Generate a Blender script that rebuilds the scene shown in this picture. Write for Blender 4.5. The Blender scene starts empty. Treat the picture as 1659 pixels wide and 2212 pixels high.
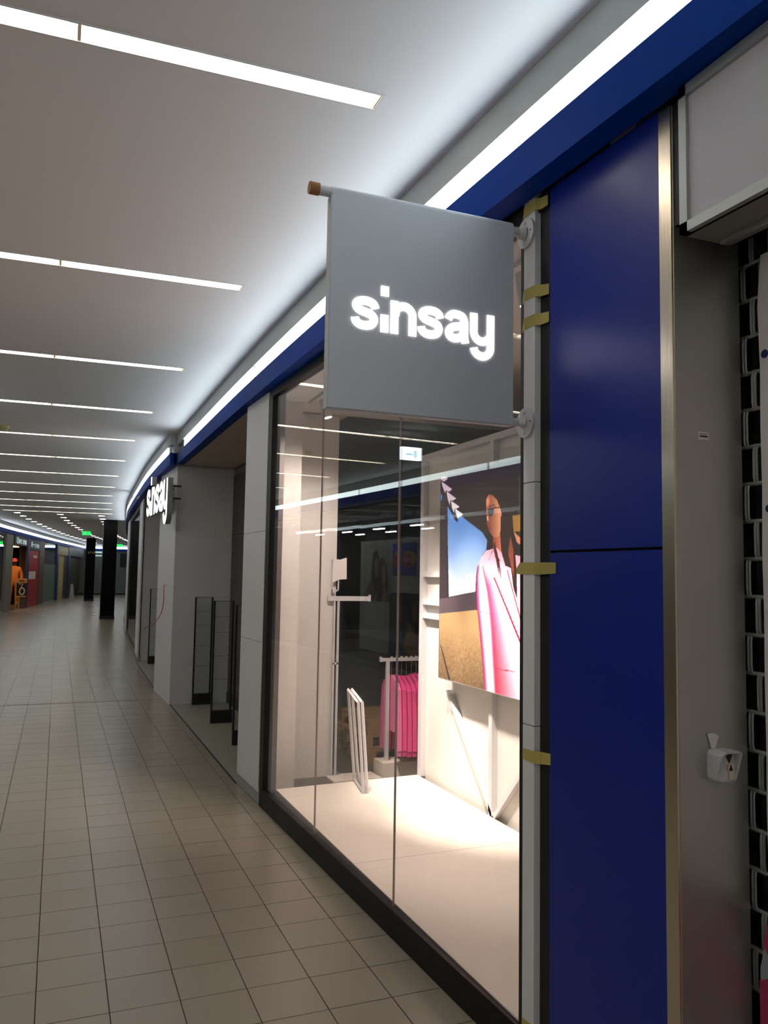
import bpy, math, random
import numpy as np
from mathutils import Vector, Matrix

random.seed(7)
SC = bpy.context.scene
COL = SC.collection

# ------------------------------------------------------------------ camera
H = 1.91
CX, CY, F = 829.5, 1106.0, 1740.0
_y = Vector((125 - CX, -(1230.5 - CY), -F)).normalized()
_z = Vector((367, 22200, -F)); _z = (_z - _z.dot(_y) * _y).normalized()
_x = _y.cross(_z)
ROT = Matrix((_x, _y, _z))                      # camera axes -> world axes
cam_data = bpy.data.cameras.new('camera')
cam_data.sensor_fit = 'HORIZONTAL'
cam_data.sensor_width = 36.0
cam_data.lens = 36.0 * F / 1659.0
cam_data.clip_start = 0.05
cam_data.clip_end = 300
cam = bpy.data.objects.new('camera', cam_data)
COL.objects.link(cam)
cam.matrix_world = Matrix.Translation((0, 0, H)) @ ROT.to_4x4()
SC.camera = cam

# ------------------------------------------------------------------ world and exposure
world = bpy.data.worlds.new('world'); SC.world = world
world.use_nodes = True
world.node_tree.nodes['Background'].inputs[0].default_value = (0.02, 0.02, 0.022, 1)
world.node_tree.nodes['Background'].inputs[1].default_value = 0.3
SC.view_settings.view_transform = 'Standard'
SC.view_settings.look = 'None'
SC.view_settings.exposure = 0.12
SC.view_settings.gamma = 1.0
SC.view_settings.use_curve_mapping = False
SC.cycles.max_bounces = 6
SC.cycles.diffuse_bounces = 3
SC.cycles.glossy_bounces = 3
SC.cycles.transparent_max_bounces = 10
SC.cycles.sample_clamp_indirect = 6.0
SC.cycles.use_adaptive_sampling = True
SC.cycles.adaptive_threshold = 0.03
SC.cycles.use_light_tree = False

STRIP_E = 10.0       # luminance of the recessed strips
COVE_E = 10.0        # luminance of the cove lamps
SPOT_W = 130.0       # display spotlights, watts

# ------------------------------------------------------------------ materials
def S(r, g, b):
    def f(c):
        c = c / 255.0
        return c / 12.92 if c <= 0.04045 else ((c + 0.055) / 1.055) ** 2.4
    return (f(r), f(g), f(b))

MATS = {}
def mat(name, col, rough=0.5, metal=0.0, spec=0.5, noise=None, bump=None, emit=None, coat=0.0, stretch=None):
    if name in MATS: return MATS[name]
    m = bpy.data.materials.new(name); m.use_nodes = True
    nt = m.node_tree; b = nt.nodes['Principled BSDF']
    b.inputs['Base Color'].default_value = (*col, 1)
    b.inputs['Roughness'].default_value = rough
    b.inputs['Metallic'].default_value = metal
    b.inputs['Specular IOR Level'].default_value = spec
    b.inputs['Coat Weight'].default_value = coat
    if emit:
        b.inputs['Emission Color'].default_value = (*emit[0], 1)
        b.inputs['Emission Strength'].default_value = emit[1]
    if noise or bump:
        tc = nt.nodes.new('ShaderNodeTexCoord')
        mp = nt.nodes.new('ShaderNodeMapping')
        if stretch: mp.inputs['Scale'].default_value = stretch
        nt.links.new(tc.outputs['Object'], mp.inputs['Vector'])
    if noise:
        n = nt.nodes.new('ShaderNodeTexNoise'); n.inputs['Scale'].default_value = noise[0]
        n.inputs['Detail'].default_value = 4
        nt.links.new(mp.outputs[0], n.inputs['Vector'])
        mx = nt.nodes.new('ShaderNodeMix'); mx.data_type = 'RGBA'
        a = noise[1]
        mx.inputs[6].default_value = (*[c * (1 - a) for c in col], 1)
        mx.inputs[7].default_value = (*[min(1, c * (1 + a)) for c in col], 1)
        nt.links.new(n.outputs['Fac'], mx.inputs[0])
        nt.links.new(mx.outputs[2], b.inputs['Base Color'])
        rr = nt.nodes.new('ShaderNodeMapRange')
        rr.inputs[3].default_value = max(0.02, rough - 0.06); rr.inputs[4].default_value = rough + 0.06
        nt.links.new(n.outputs['Fac'], rr.inputs[0]); nt.links.new(rr.outputs[0], b.inputs['Roughness'])
    if bump:
        n2 = nt.nodes.new('ShaderNodeTexNoise'); n2.inputs['Scale'].default_value = bump[0]
        nt.links.new(mp.outputs[0], n2.inputs['Vector'])
        bp = nt.nodes.new('ShaderNodeBump'); bp.inputs['Strength'].default_value = bump[1]
        bp.inputs['Distance'].default_value = 0.01
        nt.links.new(n2.outputs['Fac'], bp.inputs['Height']); nt.links.new(bp.outputs[0], b.inputs['Normal'])
    MATS[name] = m
    return m

def emis(name, col, strength):
    if name in MATS: return MATS[name]
    m = bpy.data.materials.new(name); m.use_nodes = True
    nt = m.node_tree; nt.nodes.clear()
    e = nt.nodes.new('ShaderNodeEmission'); o = nt.nodes.new('ShaderNodeOutputMaterial')
    e.inputs[0].default_value = (*col, 1); e.inputs[1].default_value = strength
    nt.links.new(e.outputs[0], o.inputs[0]); MATS[name] = m
    if name in ('lit_letter_face', 'lit_sign_face', 'spot_lens', 'green_exit_face', 'white_exit_face', 'pale_pictogram'): m.cycles.emission_sampling = 'NONE'
    return m

def glassmat(name, tint=(0.96, 0.97, 0.96), f0=0.04, rough=0.0, dust=0.012):
    m = bpy.data.materials.new(name); m.use_nodes = True
    nt = m.node_tree; nt.nodes.clear()
    o = nt.nodes.new('ShaderNodeOutputMaterial'); mx = nt.nodes.new('ShaderNodeMixShader')
    tr = nt.nodes.new('ShaderNodeBsdfTransparent'); gl = nt.nodes.new('ShaderNodeBsdfGlossy')
    tr.inputs[0].default_value = (*tint, 1); gl.inputs['Roughness'].default_value = rough
    gl.inputs[0].default_value = (1, 1, 1, 1)
    lw = nt.nodes.new('ShaderNodeLayerWeight'); lw.inputs[0].default_value = 0.5
    pw = nt.nodes.new('ShaderNodeMath'); pw.operation = 'POWER'; pw.inputs[1].default_value = 5.0
    ml = nt.nodes.new('ShaderNodeMath'); ml.operation = 'MULTIPLY_ADD'
    ml.inputs[1].default_value = 1 - f0; ml.inputs[2].default_value = f0
    nt.links.new(lw.outputs['Facing'], pw.inputs[0]); nt.links.new(pw.outputs[0], ml.inputs[0])
    nt.links.new(ml.outputs[0], mx.inputs[0]); nt.links.new(tr.outputs[0], mx.inputs[1]); nt.links.new(gl.outputs[0], mx.inputs[2])
    df = nt.nodes.new('ShaderNodeBsdfDiffuse'); df.inputs[0].default_value = (0.8, 0.8, 0.8, 1)
    tc = nt.nodes.new('ShaderNodeNewGeometry'); mp = nt.nodes.new('ShaderNodeMapping'); mp.inputs['Scale'].default_value = (1, 1, 0.35)
    nz = nt.nodes.new('ShaderNodeTexNoise'); nz.inputs['Scale'].default_value = 5.0; nz.inputs['Detail'].default_value = 6; nz.inputs['Distortion'].default_value = 1.5
    rg_ = nt.nodes.new('ShaderNodeMapRange'); rg_.inputs[1].default_value = 0.35; rg_.inputs[2].default_value = 0.8
    rg_.inputs[3].default_value = dust * 0.5; rg_.inputs[4].default_value = dust * 2.2
    nt.links.new(tc.outputs['Position'], mp.inputs[0]); nt.links.new(mp.outputs[0], nz.inputs['Vector']); nt.links.new(nz.outputs['Fac'], rg_.inputs[0])
    m2 = nt.nodes.new('ShaderNodeMixShader'); nt.links.new(rg_.outputs[0], m2.inputs[0])
    nt.links.new(mx.outputs[0], m2.inputs[1]); nt.links.new(df.outputs[0], m2.inputs[2])
    nt.links.new(m2.outputs[0], o.inputs[0]); MATS[name] = m
    return m

def tile_mat():
    m = mat('polished_floor_tile', S(150, 140, 124), rough=0.26, spec=0.35)
    nt = m.node_tree; b = nt.nodes['Principled BSDF']
    g = nt.nodes.new('ShaderNodeNewGeometry')
    ad = nt.nodes.new('ShaderNodeVectorMath'); ad.operation = 'ADD'; ad.inputs[1].default_value = (0.007 + 30, -0.215 + 30, 0)
    sc = nt.nodes.new('ShaderNodeVectorMath'); sc.operation = 'SCALE'; sc.inputs['Scale'].default_value = 1 / 0.3
    fl = nt.nodes.new('ShaderNodeVectorMath'); fl.operation = 'FLOOR'
    wn = nt.nodes.new('ShaderNodeTexWhiteNoise'); wn.noise_dimensions = '2D'
    nt.links.new(g.outputs['Position'], ad.inputs[0]); nt.links.new(ad.outputs[0], sc.inputs[0])
    nt.links.new(sc.outputs[0], fl.inputs[0]); nt.links.new(fl.outputs[0], wn.inputs['Vector'])
    mx = nt.nodes.new('ShaderNodeMix'); mx.data_type = 'RGBA'
    mx.inputs[6].default_value = (*S(146, 136, 119), 1); mx.inputs[7].default_value = (*S(149, 139, 123), 1)
    nt.links.new(wn.outputs['Value'], mx.inputs[0])
    nt.links.new(mx.outputs[2], b.inputs['Base Color'])
    rr = nt.nodes.new('ShaderNodeMapRange'); rr.inputs[3].default_value = 0.255; rr.inputs[4].default_value = 0.27
    nt.links.new(wn.outputs['Value'], rr.inputs[0]); nt.links.new(rr.outputs[0], b.inputs['Roughness'])
    return m

M_TILE = tile_mat()
M_GROUT = mat('dark_grout', S(58, 50, 42), 0.9)
M_CEIL = mat('painted_ceiling', S(236, 233, 232), 0.85, noise=(1.5, 0.02))
M_UPSTAND = mat('grey_upstand_paint', S(196, 198, 195), 0.8)
M_BLUE = mat('blue_fascia_metal', S(6, 58, 150), 0.5, spec=0.06, noise=(14, 0.06))
M_BLUEP = mat('dark_blue_satin_panel', S(21, 42, 138), 0.32, spec=0.4, noise=(6, 0.05), bump=(3, 0.02))
M_WHITE = mat('white_laminate', S(228, 226, 226), 0.5, noise=(30, 0.015))
M_WALLW = mat('white_wall_paint', S(218, 214, 208), 0.8, noise=(2, 0.02))
M_BLACK = mat('black_powder_coat', S(26, 24, 24), 0.5, noise=(25, 0.1))
M_BLACKG = mat('black_gloss_stone', S(20, 18, 18), 0.45, spec=0.2, noise=(8, 0.1))
M_STEEL = mat('brushed_stainless_steel', S(232, 218, 194), 0.27, metal=1.0, noise=(3, 0.1), bump=(120, 0.05), stretch=(1, 1, 0.08))
M_JAMB = mat('stainless_sheet', S(190, 187, 182), 0.42, metal=0.85, noise=(4, 0.12), bump=(5, 0.05))
M_ALU = mat('silver_aluminium_profile', S(176, 178, 176), 0.45, metal=0.7)
M_GREY = mat('grey_sign_fabric', S(204, 206, 211), 0.62, noise=(160, 0.03))
M_POLE = mat('white_powder_coated_steel', S(208, 206, 208), 0.45)
M_CORK = mat('brown_cork', S(150, 106, 62), 0.8, noise=(90, 0.3))
M_LETTER = emis('lit_letter_face', (1.0, 0.97, 0.98), 1.7)
M_LETSIDE = mat('shaded_return_metal', S(140, 138, 136), 0.6)  # grey returns, darkened to carry the shade between the letters
M_TAPE = mat('yellow_masking_tape', S(188, 172, 96), 0.75, noise=(60, 0.08))
M_PLASTIC = mat('white_plastic', S(196, 194, 198), 0.4)
M_PAPER = mat('white_paper', S(224, 216, 214), 0.8, noise=(20, 0.03))
M_SHUT = mat('dark_brown_shutter', S(78, 68, 64), 0.45, noise=(9, 0.1))
M_SHUTL = mat('shutter_gap_edge', S(132, 124, 118), 0.4)
M_GLASS = glassmat('clear_shop_glass')
M_GLASS2 = glassmat('clear_acrylic', (0.93, 0.95, 0.94))
M_FROST = mat('frosted_film', S(104, 128, 118), 0.5)
M_SEAL = mat('pane_joint_seal', S(160, 142, 136), 0.5)
M_PINK = mat('pink_jersey', S(236, 72, 142), 0.8, noise=(40, 0.12), bump=(60, 0.2))
M_PINK2 = mat('pale_pink_jersey', S(236, 120, 168), 0.8, noise=(40, 0.12), bump=(60, 0.2))
M_WOOD = mat('pallet_wood', S(168, 128, 84), 0.8, noise=(12, 0.25))
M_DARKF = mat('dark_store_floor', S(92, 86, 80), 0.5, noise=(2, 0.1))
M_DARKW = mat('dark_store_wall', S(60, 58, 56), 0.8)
M_STONEF = mat('entrance_stone_floor', S(150, 145, 130), 0.35, noise=(5, 0.06))
M_NAVY = mat('navy_post', S(30, 42, 96), 0.45)
M_COL = mat('black_column_cladding', S(7, 5, 6), 0.5, spec=0.1, noise=(2, 0.2))
M_RED = mat('red_shopfront', S(176, 30, 44), 0.5, noise=(3, 0.15))
M_BROWN = mat('brown_pillar', S(104, 82, 70), 0.5, noise=(4, 0.1))
M_CREAM = mat('cream_wall', S(186, 178, 128), 0.7, noise=(3, 0.05))
M_BEIGE = mat('beige_board', S(170, 128, 82), 0.7, noise=(3, 0.06))
M_OLIVE = mat('dark_olive_shutter', S(74, 66, 50), 0.5)
M_SIGNDK = mat('dark_sign_panel', S(34, 42, 46), 0.5)
M_SIGNWH = mat('pale_sign_letters', S(210, 226, 224), 0.5, emit=(S(200, 226, 226), 0.35))
M_GOLD = mat('gold_letters', S(190, 160, 80), 0.35, metal=0.6)
M_GREEN = emis('green_exit_face', S(30, 235, 90), 1.6)
M_WHITEE = emis('white_exit_face', (0.86, 0.96, 1.0), 8.0)
M_CORD = mat('pink_cord', S(190, 92, 100), 0.6)
M_RIBBON = mat('magenta_stripe_sheet', S(176, 60, 96), 0.7, noise=(8, 0.2))
M_GREYSHEET = mat('grey_white_sheet', S(150, 156, 164), 0.7, noise=(8, 0.1))

# ------------------------------------------------------------------ mesh helpers
WLOC = {}
class MB:
    def __init__(s): s.v = []; s.f = []
    def quad(s, a, b, c, d):
        n = len(s.v); s.v += [a, b, c, d]; s.f.append((n, n + 1, n + 2, n + 3)); return s
    def poly(s, pts):
        n = len(s.v); s.v += list(pts); s.f.append(tuple(range(n, n + len(pts)))); return s
    def hexa(s, p):
        n = len(s.v); s.v += list(p)
        for q in ((0, 3, 2, 1), (4, 5, 6, 7), (0, 1, 5, 4), (1, 2, 6, 5), (2, 3, 7, 6), (3, 0, 4, 7)):
            s.f.append(tuple(n + i for i in q))
        return s
    def box(s, x0, y0, z0, x1, y1, z1):
        x0, x1 = sorted((x0, x1)); y0, y1 = sorted((y0, y1)); z0, z1 = sorted((z0, z1))
        return s.hexa([(x0, y0, z0), (x1, y0, z0), (x1, y1, z0), (x0, y1, z0), (x0, y0, z1), (x1, y0, z1), (x1, y1, z1), (x0, y1, z1)])
    def obox(s, o, a, b, c):
        o, a, b, c = map(Vector, (o, a, b, c))
        if a.cross(b).dot(c) < 0: a, b = b, a
        return s.hexa([tuple(q) for q in (o, o + a, o + a + b, o + b, o + c, o + a + c, o + a + b + c, o + b + c)])
    def tube(s, pts, r, seg=10, cap=True, closed=False):
        pts = [Vector(p) for p in pts]; n0 = len(s.v); k = len(pts)
        rs = r if isinstance(r, (list, tuple)) else [r] * k
        up = None
        for i, p in enumerate(pts):
            if closed: t = pts[(i + 1) % k] - pts[i - 1]
            else: t = pts[min(i + 1, k - 1)] - pts[max(i - 1, 0)]
            t.normalize()
            if up is None: up = Vector((0, 0, 1)) if abs(t.z) < 0.9 else Vector((1, 0, 0))
            a = t.cross(up).normalized(); b = a.cross(t).normalized(); up = b
            for j in range(seg):
                th = 2 * math.pi * j / seg
                s.v.append(tuple(p + rs[i] * (math.cos(th) * a + math.sin(th) * b)))
        for i in range(k if closed else k - 1):
            i2 = (i + 1) % k
            for j in range(seg):
                j2 = (j + 1) % seg
                s.f.append((n0 + i * seg + j, n0 + i * seg + j2, n0 + i2 * seg + j2, n0 + i2 * seg + j))
        if cap and not closed:
            s.f.append(tuple(n0 + j for j in range(seg))[::-1]); s.f.append(tuple(n0 + (k - 1) * seg + j for j in range(seg)))
        return s
    def prism(s, pts, off):
        # closed polygon (3d points) extruded by vector off
        off = Vector(off); n = len(s.v); k = len(pts)
        s.v += [tuple(p) for p in pts] + [tuple(Vector(p) + off) for p in pts]
        s.f.append(tuple(range(n, n + k))); s.f.append(tuple(range(n + 2 * k - 1, n + k - 1, -1)))
        for i in range(k):
            j = (i + 1) % k
            s.f.append((n + i, n + k + i, n + k + j, n + j))
        return s
    def sweep(s, path, prof):
        # path: list of (x,y); prof: closed list of (dx,z)
        n = len(s.v); k = len(prof)
        for (x, y) in path:
            for (dx, z) in prof: s.v.append((x + dx, y, z))
        for i in range(len(path) - 1):
            for j in range(k):
                j2 = (j + 1) % k
                s.f.append((n + i * k + j, n + i * k + j2, n + (i + 1) * k + j2, n + (i + 1) * k + j))
        s.f.append(tuple(n + j for j in range(k))[::-1]); s.f.append(tuple(n + (len(path) - 1) * k + j for j in range(k)))
        return s
    def ribbon(s, pts, w, mapf, depth_vec):
        # 2d centre line -> stroke of width w, mapped to 3d with mapf, extruded by depth_vec
        P = [Vector((p[0], p[1])) for p in pts]; L = []; R = []
        for i, p in enumerate(P):
            t = P[min(i + 1, len(P) - 1)] - P[max(i - 1, 0)]
            t.normalize(); nrm = Vector((-t.y, t.x))
            L.append(p + nrm * w / 2); R.append(p - nrm * w / 2)
        dv = Vector(depth_vec); n = len(s.v); k = len(P)
        for a, b in zip(L, R):
            fa, fb = Vector(mapf(a.x, a.y)), Vector(mapf(b.x, b.y))
            s.v += [tuple(fa), tuple(fb), tuple(fa + dv), tuple(fb + dv)]
        for i in range(k - 1):
            a = n + 4 * i; b = a + 4
            s.f += [(a, a + 1, b + 1, b), (a + 2, b + 2, b + 3, a + 3), (a, b, b + 2, a + 2), (a + 1, a + 3, b + 3, b + 1)]
        s.f += [(n, n + 2, n + 3, n + 1), (n + 4 * (k - 1), n + 4 * k - 3, n + 4 * k - 1, n + 4 * k - 2)]
        return s
    def build(s, name, m, parent=None, smooth=False, origin=None):
        if parent is not None: o3 = Vector(WLOC[parent.name])
        elif origin is not None: o3 = Vector(origin)
        else:
            a = np.array(s.v); o3 = Vector(((a[:, 0].min() + a[:, 0].max()) / 2, (a[:, 1].min() + a[:, 1].max()) / 2, a[:, 2].min()))
        me = bpy.data.meshes.new(name)
        me.from_pydata([tuple(Vector(v) - o3) for v in s.v], [], s.f)
        ms = m if isinstance(m, (list, tuple)) else [m]
        for q in ms: me.materials.append(q)
        me.validate(); me.update()
        if smooth:
            for p in me.polygons: p.use_smooth = True
        o = bpy.data.objects.new(name, me); COL.objects.link(o)
        if parent is not None: o.parent = parent
        else: o.location = o3
        WLOC[o.name] = o3
        return o

def thing(name, label, cat, loc, group=None, kind=None):
    o = bpy.data.objects.new(name, None); COL.objects.link(o)
    o.empty_display_size = 0.1; o.location = loc; WLOC[o.name] = Vector(loc)
    o['label'] = label
    if cat: o['category'] = cat
    if group: o['group'] = group
    if kind: o['kind'] = kind
    return o
def tag(o, label, cat, group=None, kind=None):
    o['label'] = label
    if cat: o['category'] = cat
    if group: o['group'] = group
    if kind: o['kind'] = kind
    return o
def struct(o, label): o['kind'] = 'structure'; o['label'] = label; return o
def copy_tree(o, loc, rotz=None, label=None, scale=None):
    c = o.copy(); COL.objects.link(c); c.location = loc
    if rotz is not None: c.rotation_euler = (0, 0, rotz)
    if scale is not None: c.scale = scale
    if label: c['label'] = label
    for ch in o.children:
        k = ch.copy(); COL.objects.link(k); k.parent = c
        for g in ch.children:
            q = g.copy(); COL.objects.link(q); q.parent = k
    return c
def catmull(pts, per=6):
    P = [Vector(p) for p in pts]; out = []
    for i in range(len(P) - 1):
        p0 = P[max(i - 1, 0)]; p1 = P[i]; p2 = P[i + 1]; p3 = P[min(i + 2, len(P) - 1)]
        for k in range(per):
            t = k / per
            out.append(0.5 * ((2 * p1) + (p2 - p0) * t + (2 * p0 - 5 * p1 + 4 * p2 - p3) * t * t + (3 * p1 - p0 - 3 * p2 + p3) * t ** 3))
    out.append(P[-1]); return out
def curve_fn(pts):
    # pts: (y, x) rising y
    ys = [p[0] for p in pts]; xs = [p[1] for p in pts]
    C = catmull([(x, y, 0) for y, x in pts], 8)
    cy = [c.y for c in C]; cx = [c.x for c in C]
    return lambda y: float(np.interp(y, cy, cx))
def path(fn, y0, y1, step=0.4):
    n = max(2, int(abs(y1 - y0) / step) + 1)
    return [(fn(y), y) for y in np.linspace(y0, y1, n)]

# ------------------------------------------------------------------ plan of the place
ZC, ZS, ZB, ZL = 3.91, 3.465, 3.635, 3.752      # ceiling, soffit, top of blue, top of cove lamp
RFA = curve_fn([(-16, 2.75), (-10, 2.3), (-4, 1.93), (-1, 1.79), (1.53, 1.688), (2.6, 1.642), (4.2, 1.592), (5.94, 1.55), (7.87, 1.532), (10, 1.535), (12.0, 1.535)])
RFB = curve_fn([(11.0, 1.44), (12.0, 1.442), (13.9, 1.45), (15.8, 1.478), (17.77, 1.538), (22, 1.687), (25.8, 1.879), (33.8, 2.47), (40, 3.05), (50, 4.2), (60, 5.6), (68, 6.9)])
LF = curve_fn([(-16, -2.75), (-4, -3.2), (5, -3.35), (14, -3.38), (20, -3.28), (28, -2.95), (36.6, -2.26), (43.5, -1.43), (53, -0.2), (60, 0.85), (68, 2.0)])
A0 = Vector((1.621, 6.69, 0)); FD = Vector((0.0366, -0.9993, 0)); FN = Vector((0.9993, 0.0366, 0))
def FP(s, off, z): return tuple(A0 + FD * s + FN * off + Vector((0, 0, z)))
def fbox(mb, s0, s1, o0, o1, z0, z1):
    return mb.obox(FP(s0, o0, z0), FD * (s1 - s0), FN * (o1 - o0), (0, 0, z1 - z0))
YEND = 68.0

# ================================================================== SETTING
# ---- floor
floor = MB().box(-7.5, -16, -0.06, 9, 70, -0.004).build('floor', M_GROUT)
struct(floor, 'corridor floor of small polished beige square tiles')
T = 0.3
def to_cam(p):
    d = ROT.transposed() @ (Vector(p) - Vector((0, 0, H)))
    if d.z >= -0.05: return None
    return CX + F * d.x / -d.z, CY - F * d.y / -d.z, -d.z
def right_edge(y):
    if y < 7.44: return 1.621 + (6.69 - y) * 0.0366
    if y < 12.04: return 1.588
    if y < 13.62: return 1.576 - (y - 12.04) * 0.0297
    return float(np.interp(y, [13.62, 14.0, 17.84, 18.3, 25.3, 33.8, 40, 50, 60, 70], [1.529, 1.548, 1.613, 1.653, 1.965, 2.5, 3.1, 4.25, 5.65, 7.2]))
tiles = []
for j in range(-54, 230):
    for i in range(-12, 26):
        x = -0.007 + T * i + T / 2; y = 0.215 + T * j + T / 2
        if y > YEND: continue
        if x - T / 2 > max(right_edge(y - T / 2), right_edge(y + T / 2)) - 0.004 or x + T / 2 < LF(y) - 0.1: continue
        pr = to_cam((x, y, 0)); a = 0
        if pr and -70 < pr[0] < 1730 and pr[1] < 2290: a = 1.0 / pr[2] ** 3
        cut = x + T / 2 > min(right_edge(y - T / 2), right_edge(y + T / 2)) - 0.002
        tiles.append((a, x, y, cut))
tiles.sort(key=lambda t: -t[0])
hs = T / 2 - 0.0024
def tile_v(x0, x1, y0, y1, z): return MB().hexa([(x0, y0, -0.008), (x1, y0, -0.008), (x1, y1, -0.008), (x0, y1, -0.008), (x0, y0, z), (x1, y0, z), (x1, y1, z), (x0, y1, z)])
tm = None; stuff = MB(); nbig = 0
for a, x, y, cut in tiles:
    if a > 0 and nbig < 300 and not cut:
        if tm is None:
            o = tile_v(-hs, hs, -hs, hs, 0.0).build('floor_tile', M_TILE, None, origin=(0, 0, 0)); tm = o.data
        else:
            o = bpy.data.objects.new('floor_tile', tm); COL.objects.link(o)
        o.parent = floor
        o.location = Vector((x, y, random.uniform(-0.0004, 0.0004))) - WLOC['floor']
        o.rotation_euler = (random.gauss(0, 0.0009), random.gauss(0, 0.0009), 0)
        nbig += 1
    else:
        xa = min(x + hs, right_edge(y - hs)); xb = min(x + hs, right_edge(y + hs)); x0 = x - hs
        if xa - x0 < 0.003 or xb - x0 < 0.003: xa = max(xa, x0 + 0.003); xb = max(xb, x0 + 0.003)
        n = len(stuff.v); ta, tb = random.gauss(0, 0.00004), random.gauss(0, 0.00004)
        if y < 20: ta, tb = 2 * ta, 2 * tb
        stuff.v += [(x0, y - hs, -ta - tb), (xa, y - hs, ta - tb), (xb, y + hs, ta + tb), (x0, y + hs, -ta + tb)]
        stuff.f.append((n, n + 1, n + 2, n + 3))
o = stuff.build('floor_tile_field', M_TILE, floor); o['kind'] = 'stuff'
# expansion joint across the floor
MB().box(-3.3, 12.60, -0.002, 1.53, 12.63, 0.003).build('expansion_joint', mat('brass_joint', S(120, 104, 80), 0.5, metal=0.5), floor)

# ---- ceiling with slots for the strip lights
strips = []   # right end x, y
for x, y in [(1.75, -14.32), (1.65, -11.84), (1.56, -9.36), (1.47, -6.88), (1.38, -4.4), (1.30, -1.92), (1.235, 0.57), (1.172, 3.055), (1.113, 5.52), (1.068, 8.045), (1.028, 10.43), (1.021, 12.83), (1.063, 15.31), (1.113, 17.87), (1.19, 20.31), (1.283, 22.75), (1.42, 25.27), (1.57, 27.76), (1.72, 30.02)]:
    strips.append((x, y))
SW, SL, SM = 0.052, 3.56, 0.026      # half width, length, slope (y rise per metre to the left)
def sy(k, x):
    xr, yr = strips[k]; m = SM + (0.03 if k > 10 else 0.0)
    return yr + (xr - x) * m
XL, XR = -7.0, 9.0
cm = MB()
def cq(a, b, c, d): cm.quad(*[(p[0], p[1], ZC) for p in (d, c, b, a)])
prev = [(XL, -16.0), (XR, -16.0)]
SEAM = 11.83
for k, (xr, yr) in enumerate(strips):
    xl = xr - SL
    lo = [(XL, sy(k, XL) - SW), (xl, sy(k, xl) - SW), (xr, sy(k, xr) - SW), (XR, sy(k, XR) - SW)]
    hi = [(p[0], p[1] + 2 * SW) for p in lo]
    if k == 11:   # seam between the two ceilings
        sl = [(XL, SEAM + (1.5 - XL) * SM), (XR, SEAM + (1.5 - XR) * SM)]
        cq(prev[0], prev[1], sl[1], sl[0])
        prev = [(sl[0][0], sl[0][1] + 0.014), (sl[1][0], sl[1][1] + 0.014)]
    cq(prev[0], prev[1], lo[3], lo[0])
    cq(lo[0], lo[1], hi[1], hi[0]); cq(lo[2], lo[3], hi[3], hi[2])
    prev = [hi[0], hi[3]]
cq(prev[0], prev[1], (XR, 72), (XL, 72))
cm.quad((XL, SEAM - 0.2, ZC + 0.05), (XL, SEAM + 0.5, ZC + 0.05), (XR, SEAM + 0.5, ZC + 0.05), (XR, SEAM - 0.5, ZC + 0.05))
ceiling = cm.build('ceiling', M_CEIL)
struct(ceiling, 'plain white plaster ceiling over the shopping corridor')

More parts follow.
